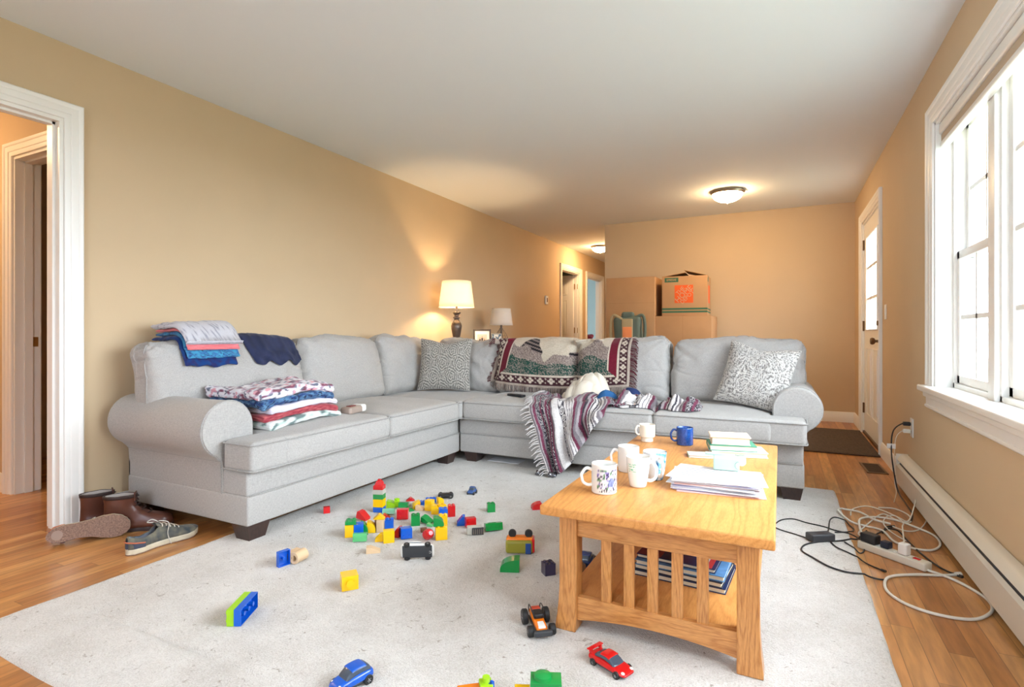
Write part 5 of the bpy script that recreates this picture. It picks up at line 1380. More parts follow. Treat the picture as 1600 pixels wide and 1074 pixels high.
B('plain wooden upright block in the left of the heap', 'solid', 'wood', 594, 832, .032, .03, .060, (0, 0, -4))
B('brown-red block behind the plain wooden block', 'solid', 'brown', 590, 829, .03, .03, .058, (0, 0, 10))
B('yellow roof-shaped block on top of the wooden block', 'roof', 'yellow', 592, 831, .056, .04, .020, (0, 0, 8), z=.062)
B('blue brick on its side right of the wooden block', 'brick', 'blue', 608, 829, .042, .040, .052, (0, 0, 8))
B('large flat yellow block at the front of the heap', 'solid', 'yellow', 607, 848, .050, .035, .056, (0, 0, 16))
B('yellow wedge leaning left of the large flat yellow block', 'slope', 'yellow', 592, 846, .036, .03, .034, (0, 0, 190))
B('red slope block between the yellow and the hollow blue block', 'slope', 'red', 620, 839, .034, .04, .044, (0, 0, 170))
B('blue brick lying on its side with its hollow facing out', 'brick', 'blue', 634, 842, .052, .046, .050, (84, 0, 18))
B('red wedge lying at the upper left of the heap', 'slope', 'red', 567, 813, .058, .045, .034, (0, 12, -20))
B('long green brick lying right of the block tower', 'brick', 'green', 607, 805, .064, .028, .024, (70, 0, 4), nx=3, ny=1)
B('small red block in front of the long green brick', 'slope', 'red', 604, 811, .036, .03, .024, (0, 0, 12))
B('lime green round-nosed block behind the heap', 'arc', 'lime', 611, 793, .048, .045, .036, (0, 0, 5))
B('lime green flat brick beside the round-nosed lime block', 'brick', 'lime', 620, 793, .030, .03, .038, (20, 0, 12), nx=1, ny=1)
B('red brick on its side in the centre of the heap, hollow facing out', 'brick', 'red', 629, 812, .058, .05, .040, (86, 0, 2))
B('green block with window holes behind the red hollow brick', 'brick', 'green', 630, 797, .050, .036, .030, (80, 0, -4), nx=3, ny=2)
B('pale grey flat plate behind the green window block', 'plate', 'grey', 634, 791, .062, .03, .014, (0, 0, 6), nx=3, ny=1)
B('red lens-shaped piece at the far side of the heap', 'roof', 'red', 641, 783, .050, .03, .018, (0, 0, 8))
B('green block with round pillar front in the heap centre', 'brick', 'green', 649, 821, .044, .042, .050, (0, 0, 10))
B('green wedge lying right of the pillar block', 'slope', 'green', 667, 819, .056, .036, .026, (12, 8, -28))
B('small pale mint clear piece in front of the green wedge', 'slope', 'mint', 672, 823, .030, .02, .014, (0, 0, -20))
B('green and yellow rounded block right of the centre, behind', 'arc', 'yellow', 650, 795, .040, .04, .040, (0, 0, 200))
B('natural wooden wedge in front of the rounded yellow block', 'slope', 'wood', 656, 798, .044, .03, .026, (0, 0, -10))
B('small green slope between the red and green blocks', 'slope', 'green', 641, 799, .034, .03, .020, (0, 0, 30))
B('thin blue plate at the back of the heap', 'plate', 'blue', 660, 789, .036, .03, .018, (0, 0, 5))
B('long blue plate at the back right of the heap', 'plate', 'blue', 673, 785, .058, .03, .022, (0, 0, 12), nx=3, ny=1)
B('tall yellow block left of the yellow animal block', 'solid', 'yellow', 671, 798, .042, .04, .056, (0, 0, -18))
B('yellow sloped block in front of the tall yellow block', 'slope', 'yellow', 682, 803, .052, .045, .044, (0, 0, 0))
B('yellow brick right of the sloped yellow block', 'brick', 'yellow', 690, 801, .040, .04, .040, (0, 0, 30), nx=2, ny=2)
t = B('yellow arched piece lying over the black wheel base', 'arc', 'yellow', 688, 788, .036, .02, .036, (0, 0, 40), z=.004)
B('blue brick between the yellow block and the red upright brick', 'brick', 'blue', 692, 809, .044, .04, .046, (0, 0, 14))
B('red upright brick at the right side of the heap', 'brick', 'red', 705, 807, .038, .038, .056, (0, 0, 12))
B('yellow upright brick behind the green rounded block, right', 'brick', 'yellow', 692, 822, .044, .04, .052, (0, 0, 8))
B('large yellow block with ribs at the front right of the heap', 'brick', 'yellow', 689, 843, .054, .04, .058, (0, 0, 14))
B('green block with rounded end on top of the ribbed yellow block', 'arc', 'green', 685, 842, .048, .045, .040, (0, 0, 10), z=.061)
B('red rounded car-shaped block leaning at the ribbed yellow block', 'dome', 'red', 669, 846, .050, .05, .046, (62, 20, 20))
B('small brown wooden piece behind the red rounded block', 'solid', 'brown', 662, 832, .030, .02, .020, (0, 0, 20))
B('blue slope block right of the heap, beside a red hollow brick', 'slope', 'blue', 720, 821, .040, .036, .046, (0, 0, 188))
B('red brick lying with hollow side out, right of the blue slope', 'brick', 'red', 735, 825, .050, .045, .042, (84, 0, 16))
B('long green brick lying on its side at the right of the heap', 'brick', 'green', 771, 830, .085, .034, .036, (78, 0, 16), nx=4, ny=1)
B('green upright brick standing alone behind the long green one', 'brick', 'green', 767, 800, .042, .036, .044, (0, 0, 12))
B('small red block alone near the left sofa front', 'solid', 'red', 510, 802, .034, .03, .032, (0, 0, 20))
B('red round-nosed block near the back of the coffee table leg', 'arc', 'red', 838, 796, .052, .045, .036, (0, 0, 190))
B('natural wooden wedge in front of the heap', 'slope', 'wood', 583, 864, .060, .035, .026, (0, 0, 12))
B('dark green boat-shaped block left of the coffee table leg', 'arc', 'green', 797, 892, .078, .055, .050, (0, 0, 176))
B('dark purple brick just left of the coffee table front leg', 'brick', 'purple', 857, 898, .045, .042, .046, (0, 0, 20))
B('yellow brick with round stud facing out, alone on the rug', 'brick', 'yellow', 545, 921, .060, .052, .060, (88, 0, 24), nx=1, ny=1)
# blue brick clipped to a wooden tube block
B('small blue plate standing left of the printed wooden block', 'plate', 'blue', 441, 885, .062, .05, .020, (0, -90, -38), nx=2, ny=2)
x, y, _ = at(459, 886); t = thing('wooden_block', 'printed wooden tube block right of the small blue plate', 'toy block', (x, y+.02, RT+.001), TH-R(22), GB_)
m = MB(); m.lathe([(.013, -.03), (.024, -.03), (.024, .03), (.013, .03), (.013, -.03)], 24, T(.008, 0, .0245, rx=PI/2)); m.obj('tube', PL['wood'], t)
m = MB().box(-.035, .002, -.028, .028, .004, .044, T(ry=R(4)), r=.002); m.obj('body', PL['wood'], t)
m = MB().box(-.03, -.004, -.0292, -.0282, .012, .038); m.obj('dark_print', mat('blue_brown_print', srgb(84, 74, 80), .5, noise_s=90, noise_a=.7), t)
# lime and blue double brick
x, y, _ = at(371, 975)
for (lb, c_, off) in (('long lime green brick clipped to the blue one on the rug, front left', 'lime', .0118), ('long blue brick on its side, hollow underside facing right, front left', 'blue', -.0118)):
    mb = brick_mb(.128, .054, .023, 4, 2)
    mm2 = T(x, y+.02, RT+.001+.0272, rz=R(118)) @ Matrix.Translation((0, off, 0)) @ Euler((R(-90), 0, 0)).to_matrix().to_4x4() @ Matrix.Translation((0, 0, -.0115))
    mb.v = [mm2 @ p for p in mb.v]; tag(mb.obj('building_block', PL[c_], ang=30), lb, 'toy block', GB_)
# blocks at the bottom edge of the picture
x, y, _ = at(853, 1113)
mb = MB().box(-.04, .04, -.025, .025, 0, .055, r=.002); mb.v = [T(x+.0, y, RT+.001, rz=TH+R(-3)) @ p for p in mb.v]; tag(mb.obj('building_block', PL['lime'], ang=30), 'large lime block under a green one at the front edge of the rug', 'toy block', GB_)
mb = MB().box(-.04, .04, -.025, .025, 0, .018, r=.002); mb.lathe([(.024, .018), (.022, .026), (.012, .030), (.0001, .031)], 20, T(-.008, 0, 0)); mb.v = [T(x+.0, y, RT+.057, rz=TH+R(-3)) @ p for p in mb.v]; tag(mb.obj('building_block', PL['green'], ang=30), 'green domed block on top of the large lime block', 'toy block', GB_)
x, y, _ = at(820, 1114); mb = brick_mb(.040, .045, .042, 2, 2, hollow=False, top=''); mb.v = [T(x-.008, y, RT+.001, rz=TH+R(-3)) @ p for p in mb.v]; tag(mb.obj('building_block', PL['yellow'], ang=30), 'yellow block left of the large lime block at the front', 'toy block', GB_)
for (u, lb) in ((906, 'lime stud brick peeping in at the front edge, left one'), (926, 'lime stud brick peeping in at the front edge, right one')):
    x, y, _ = at(u, 1106); mb = brick_mb(.028, .028, .022, 1, 1, hollow=False); mb.v = [T(x, y, RT+.001, rz=TH) @ p for p in mb.v]; tag(mb.obj('building_block', PL['lime'], ang=30), lb, 'toy block', GB_)
x, y, _ = at(742, 1104); t = thing('toy_train', 'orange and yellow toy block with letter print and lime top, front edge', 'toy block', (x, y, RT+.001), TH+R(12), GB_)
MB().box(-.045, .03, -.02, .02, 0, .034, r=.003).obj('orange_body', PL['orange'], t); MB().box(.012, .046, -.018, .018, .012, .046, r=.003).obj('lime_top', PL['lime'], t)
MB().cyl((.03, 0, .045), .010, .014).obj('lime_stud', PL['lime'], t); MB().cyl((.042, -.006, .032), .009, .014, T(0, 0, 0)).obj('blue_cap', PL['blue'], t)
text('letter_print', 'B', .022, t, (.004, -.0204, .020), (PI/2, 0, 0), mat('dark_print', srgb(90, 60, 30), .5))
# ---------------- toy cars ----------------
TYRE = mat('rubber_tyre', (.015, .015, .015), .6); CHROME = mat('chrome_hub', srgb(200, 200, 204), .2, .9); TINT = mat('tinted_window', srgb(70, 82, 96), .1)
def wheel(t, x, y, z, r, w, hub=CHROME, nm='wheel'):
    m = MB(); m.lathe([(r*.55, -w/2), (r*.9, -w/2), (r, -w*.35), (r, w*.35), (r*.9, w/2), (r*.55, w/2)], 24, T(x, y, z, rx=PI/2)); o = m.obj(nm, TYRE, t)
    sg = 1 if y > 0 else -1
    h = MB(); h.cyl((0, 0, 0), r*.56, w*.9, T(x, y+w*.45, z, rx=PI/2), 20)
    for k in range(5): a = 2*PI*k/5; h.box(r*.08, r*.5, -r*.06, r*.06, -.0005, .0012, T(x, y+sg*w*.46, z, rx=PI/2*-sg) @ T(rz=a))
    h.obj('hub', hub, o); return o
def car(label, loc, rz, L, Wd, H, paint, stations, roof, glass=TINT, wr=None, rot=None, grp=None, name='toy_car', wx=.31, extra=None, under=DKGREY, wz=None):
    t = thing(name, label, 'toy car', loc, rz, grp, rot=rot)
    wr = wr or H*.26; zc = wr*.7 if wz is None else wz
    def section(x, hw, zb, zt, cr):
        P = []; 
        for k in range(13):
            a = PI*k/12; cx = math.cos(a); sn = math.sin(a)
            P.append((x, hw*math.copysign(abs(cx)**.45, cx), zb+(zt-zb)*(sn**.5)))
        return P
    def loft(st, nm, m_):
        V = []; F = []; n = 13
        for s_ in st: V += section(*s_)
        for i in range(len(st)-1):
            for k in range(n-1): F.append((i*n+k, i*n+k+1, (i+1)*n+k+1, (i+1)*n+k))
            F.append((i*n+n-1, i*n, (i+1)*n, (i+1)*n+n-1))
        F.append(tuple(range(n))); F.append(tuple((len(st)-1)*n+k for k in reversed(range(n))))
        o = MB().add(V, F).obj(nm, m_, t, ang=50); sb_ = o.modifiers.new('smooth', 'SUBSURF'); sb_.levels = 1; sb_.render_levels = 2; return o
    loft([(x*L, hw*Wd, zb*H, zt*H, 0) for (x, hw, zb, zt) in stations], 'body', paint)
    loft([(x*L, hw*Wd, zb*H, zt*H, 0) for (x, hw, zb, zt) in roof], 'windows', glass)
    # the painted roof panel over the glass
    rs = [(x*L, hw*Wd*.97, (zt-.12)*H, (zt+.02)*H, 0) for (x, hw, zb, zt) in roof if zt > .92]
    x0, x1 = rs[0][0], rs[-1][0]
    loft([(x0, rs[0][1], rs[0][2], rs[0][3], 0)]+rs[1:-1]+[rs[-1]], 'roof_panel', paint)
    for sx in (-1, 1):                                                # door pillars
        pass
    for x in (-wx, wx):
        for sy in (-1, 1): wheel(t, x*L, sy*(Wd*.5-.003), zc, wr, Wd*.16)
    MB().box(-L*.44, L*.44, -Wd*.4, Wd*.4, zc*.45, zc*1.2, r=.002).obj('underside', under, t)
    return t
ST = [(-.5, .30, .22, .50), (-.48, .42, .16, .58), (-.40, .48, .14, .66), (-.2, .49, .14, .66), (.1, .49, .14, .62), (.3, .48, .14, .54), (.43, .44, .15, .44), (.49, .34, .18, .34), (.5, .28, .2, .30)]
RF = [(-.36, .30, .5, .62), (-.30, .38, .5, .78), (-.18, .36, .55, .94), (-.16, .36, .55, .96), (-.02, .36, .55, 1.0), (.07, .37, .5, .93), (.08, .37, .5, .925), (.20, .38, .45, .68), (.24, .34, .4, .58)]
REDP = plastic('red_car_paint', (208, 22, 26)); BLUEP = plastic('blue_car_paint', (22, 88, 190))
x, y, _ = at(949, 1062); rc = car('glossy red toy sports car right of centre at the front of the rug', (x, y+.035, RT+.001), TH-R(50), .135, .062, .040, REDP, ST, RF)
for sy in (-1, 1):
    MB().ball((.058, sy*.019, .0165), .006, sc=(1, .8, .6)).obj('headlight', WHITEP, rc); MB().box(-.064, -.052, sy*.02-.002, sy*.02+.002, .024, .034).obj('spoiler_post', REDP, rc)
MB().rbox((-.060, 0, .035), (.014, .058, .003), .001).obj('spoiler', REDP, rc)
x, y, _ = at(541, 1086)
ST2 = [(-.5, .36, .2, .55), (-.46, .46, .16, .66), (-.30, .49, .14, .70), (.1, .49, .14, .66), (.3, .47, .14, .60), (.43, .44, .15, .52), (.49, .36, .18, .40), (.5, .3, .2, .36)]
RF2 = [(-.44, .32, .5, .66), (-.40, .38, .5, .86), (-.32, .38, .55, .93), (-.26, .38, .55, .98), (-.02, .38, .55, 1.0), (.08, .38, .5, .95), (.09, .38, .5, .93), (.22, .39, .45, .70), (.26, .34, .4, .6)]
bc = car('bright blue toy hatchback at the bottom left of centre of the rug', (x, y+.02, RT+.001), TH+R(228), .115, .060, .052, BLUEP, ST2, RF2, wr=.0135)
for sy in (-1, 1): MB().ball((.046, sy*.018, .022), .006, sc=(.8, 1, .8)).obj('headlight', WHITEP, bc)
# blue car standing behind the left front table leg, small blue car near the far sofa
x, y, _ = at(908, 893); car('dark blue toy car seen behind the front left leg of the coffee table', (x+.01, y+.04, RT+.001), TH+R(70), .12, .062, .055, plastic('dark_blue_paint', (24, 56, 120)), ST2, RF2, wr=.015)
x, y, _ = at(905, 906); mb = brick_mb(.04, .04, .05, 1, 1, hollow=False); mb.v = [T(x, y, RT+.001, rz=TH+.3) @ p for p in mb.v]
tag(mb.obj('building_block', PL['brown'], ang=30), 'brown block at the table leg in front of the dark blue car', 'toy block', GB_)
x, y, _ = at(735, 777); car('tiny blue and silver toy car alone towards the far sofa', (x, y+.02, RT+.001), TH+R(250), .06, .045, .042, plastic('steel_blue_paint', (60, 92, 150)), ST2, RF2, wr=.011)
# white car turned over: dark underside up
x, y, _ = at(645, 887); u_ = car('white toy car tipped on its side with black underside showing', (x, y+.03, RT+.036), 0, .142, .070, .044, WHITEP, ST2, RF2, wr=.0125, under=DKGREY, wz=.011)
u_.rotation_euler = (Euler((0, 0, TH+R(4))).to_matrix() @ Euler((R(-74), 0, 0)).to_matrix()).to_euler()
text('arrow_mark', 'C', .016, u_, (.055, 0, .0028), (0, PI, 0), WHITEP)
# orange and olive truck on its roof, wheels up
x, y, _ = at(808, 872); t = thing('toy_truck', 'orange and olive toy van lying on its side with two wheels up', 'toy car', (x, y+.03, RT+.001), TH-R(2))
MB().rbox((-.004, -.006, .030), (.118, .05, .056), .012, 3, 2).obj('olive_side', mat('olive_paint', srgb(146, 140, 44), .4), t)
MB().rbox((0, .008, .042), (.122, .05, .052), .012, 3, 2).obj('orange_body', PL['orange'], t)
MB().rbox((.036, -.031, .026), (.024, .004, .046), .002).obj('blue_window', mat('blue_window_print', srgb(30, 70, 140), .3), t)
MB().rbox((.058, .006, .034), (.012, .056, .06), .005).obj('red_front', PL['red'], t)
for xx in (-.034, .038): wheel(t, xx, .002, .082, .017, .016)
# orange buggy with big black wheels
x, y, _ = at(832, 1004); t = thing('toy_buggy', 'orange and white toy buggy with grey front and black wheels left of the table leg', 'toy car', (x-.004, y+.055, RT+.001), TH-R(78))
m = MB(); m.rbox((-.005, 0, .030), (.115, .036, .022), .007, 3, 4, disp=lambda u, q, n: q+Vector((0, 0, -.010*max(0, u[0])))); m.obj('orange_body', PL['orange'], t)
m = MB(); m.rbox((.022, 0, .034), (.050, .026, .010), .004, 3, 2, T(ry=R(8))); m.obj('white_hood', WHITEP, t)
m = MB(); m.rbox((-.006, 0, .046), (.040, .032, .016), .006, 3, 2); m.obj('cockpit', BLACK, t)
m = MB(); m.rbox((-.034, 0, .046), (.022, .030, .018), .004, 3, 2); m.obj('engine', mat('red_engine', srgb(190, 60, 30), .4), t)
m = MB(); m.rbox((.062, 0, .018), (.016, .060, .018), .005, 3, 2); m.box(-.055, .06, -.02, .02, .012, .02); m.obj('bumper_frame', DKGREY, t)
for (xx, rr) in ((-.040, .024), (.040, .017)):
    for sy in (-1, 1): wheel(t, xx, sy*.036, rr, rr, .018)
for sy in (-1, 1): MB().tube([(-.055, sy*.018, .03), (-.05, sy*.02, .058), (-.015, sy*.02, .060), (.01, sy*.016, .04)], .0018, 6, n=4).obj('roll_bar', BLACK, t)
# wheeled base behind the heap, grey printed pieces, silver bits near the blanket
x, y, _ = at(692, 784); t = thing('toy_chassis', 'black oval wheel base lying behind the yellow blocks', 'toy car', (x, y+.03, RT+.001), TH+R(6))
m = MB(); m.rbox((0, 0, .014), (.09, .05, .022), .010, 3, 2); m.obj('base_plate', BLACK, t)
for xx in (-.03, .03):
    for sy in (-1, 1): wheel(t, xx, sy*.022, .013, .0135, .012)
x, y, _ = at(741, 842); t = thing('toy_grille', 'grey and white toy truck front with grille pattern, lying right of the heap', 'toy car', (x, y+.02, RT+.001), TH+R(10))
MB().rbox((-.01, .004, .020), (.07, .03, .038), .004).obj('white_shell', PL['grey'], t); m = MB().rbox((.006, -.012, .018), (.056, .012, .034), .003); m.obj('grille', DKGREY, t)
for i in range(6): MB().box(-.016+i*.009, -.0135+i*.009, -.0192, -.018, .006, .030).obj('bar', NICKEL, t)
for (u, v, lb) in ((843, 747, 'small crumpled silver foil toy left of the blanket hem'), (862, 750, 'small dark and silver foil toy under the blanket tip')):
    x, y, _ = at(u, v); m = MB(); m.rbox((x, y+.01, RT+.018), (.06, .045, .034), .014, 3, 6, disp=lambda u, q, n: q+n*.008*nz(q.x*70, q.y*70, q.z*70)); tag(m.obj('foil_toy', mat('silver_foil', srgb(150, 150, 156), .25, .8, noise_s=60, noise_a=.7)), lb, 'toy')
# ================= shoes =================
def shoe_outline(L, Wd, n=40):                                     # heel at x=0, toe at x=L; returns half widths
    def hw(t):                                                     # asymmetric last
        a = [(0, .0), (.02, .30), (.08, .60), (.18, .70), (.35, .64), (.5, .70), (.68, .93), (.78, 1.0), (.88, .90), (.95, .66), (.985, .40), (1, 0)]
        for i in range(len(a)-1):
            if t <= a[i+1][0]: f = (t-a[i][0])/(a[i+1][0]-a[i][0]); f = f*f*(3-2*f) if 0 < i < len(a)-2 else math.sqrt(max(0, f)) if i == 0 else 1-f**2; return (a[i][1]+(a[i+1][1]-a[i][1])*f if i < len(a)-2 else a[i][1]*math.sqrt(max(0, 1-((t-a[i][0])/(1-a[i][0]))**2)))*Wd/2
        return 0
    return hw
def cl(t, Wd): return .10*Wd*math.sin(t*PI*1.1-.3)                  # centre line bends inward
def sneaker(label, side=1, grp='pair of worn canvas sneakers', L=.30, Wd=.108):
    t = thing('sneaker', label, 'shoe', group=grp)
    hw = shoe_outline(L, Wd); N = 44
    ts = [0]+[.5-.5*math.cos(PI*i/N) for i in range(1, N)]+[1]
    rise = lambda t_: .014*max(0, (t_-.78)/.22)**2
    def ring(sc, z, dz=0, nn=None): return [(t_*L, side*cl(t_, Wd)+hw(t_)*sc, z+rise(t_)+dz) for t_ in ts]+[(t_*L, side*cl(t_, Wd)-hw(t_)*sc, z+rise(t_)+dz) for t_ in reversed(ts[1:-1])]
    def stack(rings, cap0=True, cap1=True):
        V = []; F = []; n = len(rings[0])
        for r_ in rings: V += r_
        for i in range(len(rings)-1):
            for k in range(n): F.append((i*n+k, i*n+(k+1) % n, (i+1)*n+(k+1) % n, (i+1)*n+k))
        if cap0: F.append(tuple(reversed(range(n))))
        if cap1: F.append(tuple((len(rings)-1)*n+k for k in range(n)))
        return V, F
    CR = mat('cream_rubber_worn', srgb(206, 194, 168), .6, noise_s=25, noise_a=.25) if 'cream_rubber_worn' not in bpy.data.materials else bpy.data.materials['cream_rubber_worn']
    OS = bpy.data.materials.get('brown_outsole') or mat('brown_outsole', srgb(104, 78, 66), .8, noise_s=150, noise_a=.55, bump=1.0, bump_s=170, c2=srgb(150, 118, 100))
    UP = bpy.data.materials.get('olive_grey_canvas') or fabric('olive_grey_canvas', srgb(118, 112, 96), srgb(66, 72, 76), 30, .4)
    IN = bpy.data.materials.get('grey_blue_lining') or mat('grey_blue_lining', srgb(150, 156, 170), .9)
    o = MB().add(*stack([ring(.97, 0), ring(1.0, .002), ring(1.0, .0045)])).obj('outsole', OS, t, ang=40); o['label'] = 'brown patterned outsole'
    m = MB(); m.cyl((L*.13, 0, -.0012), Wd*.20, .0014, seg=24); m.obj('heel_pad', mat('pale_heel_pad', srgb(150, 126, 112), .8), t)
    o = MB().add(*stack([ring(1.0, .0045), ring(1.03, .008), ring(1.03, .014), ring(1.015, .016), ring(1.03, .018), ring(1.02, .026), ring(.97, .028)])).obj('midsole', CR, t, ang=50); o['label'] = 'cream rubber sidewall'
    # upper: cross-sections along the shoe, open at the collar
    def top(t_): 
        a = [(0, .078), (.06, .084), (.14, .072), (.22, .066), (.34, .074), (.42, .094), (.5, .092), (.62, .074), (.75, .058), (.88, .046), (.96, .036), (1, .028)]
        for i in range(len(a)-1):
            if t_ <= a[i+1][0]: f = (t_-a[i][0])/(a[i+1][0]-a[i][0]); return a[i][1]+(a[i+1][1]-a[i][1])*f*f*(3-2*f)
        return .03
    V = []; F = []; K = 17; M_ = 40; VL = []
    for i in range(M_+1):
        t_ = .012+.976*i/M_; h = top(t_); w = hw(t_)*.96; op = .02+.0*t_
        opening = max(0, math.sin(PI*(t_-.03)/.38)) if .03 < t_ < .41 else 0
        for k in range(K):
            a = PI*k/(K-1); cx = math.cos(a); sn = math.sin(a)
            lean = .80 if t_ < .45 else .95
            yy = w*math.copysign(abs(cx)**.75, cx)*(1-(1-lean)*sn); zz = .026+rise(t_)+(h-.026)*sn**.75
            V.append((t_*L, side*cl(t_, Wd)+yy, zz)); VL.append((t_*L+(.006 if i == 0 else 0), side*cl(t_, Wd)+yy*.86, zz-.003*sn))
    for i in range(M_):
        t_ = .012+.976*(i+.5)/M_
        for k in range(K-1):
            a = PI*(k+.5)/(K-1)
            if .04 < t_ < .43 and abs(math.cos(a)) < .62: continue    # the collar opening
            F.append((i*K+k, i*K+k+1, (i+1)*K+k+1, (i+1)*K+k))
    o = MB().add(V, F).obj('upper', UP, t, ang=70, solid=.003, recalc=False)
    MB().add(VL, [f for f in F if K*1 < f[0] < K*18]).obj('lining', IN, t, ang=70, recalc=False)
    MB().grid(lambda u, v: (L*(.07+.33*u), side*cl(.07+.33*u, Wd)+hw(.07+.33*u)*.86*(2*v-1), .033), 12, 6).obj('insole', IN, t)
    m = MB(); m.grid(lambda u, v: (L*(.40+.14*u), side*cl(.4+.14*u, Wd)+.021*(2*v-1), .108-.024*u-.012*(2*v-1)**2), 8, 8); m.obj('tongue', UP, t, solid=.003)
    hc = MB(); hc.grid(lambda u, v: (L*(.004+.20*abs(2*u-1)), side*cl(.1, Wd)*.4+(1 if u > .5 else -1)*hw(max(.004, .20*abs(2*u-1)))*1.0 if abs(2*u-1) > .02 else side*cl(.0, Wd), .027+v*(.030-.012*abs(2*u-1))), 24, 6)
    o = hc.obj('heel_counter', mat('navy_heel', srgb(60, 66, 84), .7), t, solid=.003, recalc=False) ; o['label'] = 'dark navy heel panel'
    m = MB(); m.tube([(L*(.004+.20*abs(2*u-1))-.003, (side*cl(.1, Wd)*.4+(1 if u > .5 else -1)*(hw(max(.004, .20*abs(2*u-1)))+.002)) if abs(2*u-1) > .02 else side*cl(0, Wd), .058-.012*abs(2*u-1)) for u in [i/24 for i in range(25)]], .0032, 6); m.obj('heel_trim', mat('orange_brown_trim', srgb(188, 104, 72), .7), t)
    LC = bpy.data.materials.get('grey_white_laces') or mat('grey_white_laces', srgb(196, 190, 178), .9)
    def us(t_, f):                                                    # point on the upper
        h = top(t_); a = PI/2-f*PI/2; w = hw(t_)*.96
        return Vector((t_*L, side*cl(t_, Wd)+w*math.copysign(abs(math.cos(a))**.75, math.cos(a)), .0285+rise(t_)+(h-.026)*math.sin(a)**.75))
    for i in range(5):
        t_ = .47+.055*i; m = MB(); m.tube([us(t_, -.42)+Vector((0, 0, .002)), us(t_+.01, -.2)+Vector((0, 0, .004)), us(t_+.02, .2)+Vector((0, 0, .004)), us(t_+.028, .42)+Vector((0, 0, .002))], .0026, 6, n=4); m.obj('lace', LC, t)
    m = MB(); p0 = us(.47, 0)+Vector((0, 0, .006)); m.tube([p0, p0+Vector((-.02, .02, .016)), p0+Vector((-.035, .035, .004)), p0+Vector((-.01, .02, -.0))], .0022, 6, n=5); m.obj('lace_loop', LC, t)
    m = MB(); m.tube([p0, p0+Vector((-.01, -.02, .014)), p0+Vector((.02, -.04, .0)), us(.52, -.8)+Vector((0, -.004, 0)), us(.54, -.98)+Vector((0, -.005, -.012)), us(.56, -1)+Vector((0, -.006, -.026))], .0022, 6, n=5); m.obj('lace_end', LC, t)
    return t
a_ = sneaker('worn grey sneaker standing upright nearest the rug, lace hanging down its side', 1, L=.315)
x0, y0, _ = at(192, 868); a_.location = (x0+.02, y0+.0, .0006); a_.rotation_euler = (0, 0, R(88))
b_ = sneaker('grey sneaker tipped on its side with its brown sole facing out, near the doorway', -1, L=.315)
p = at(68, 862); dr = R(57)
b_.rotation_euler = (Euler((0, 0, dr)).to_matrix() @ Euler((R(-101), 0, 0)).to_matrix()).to_euler(); b_.location = (p[0]-.03, p[1]+.02, .052)
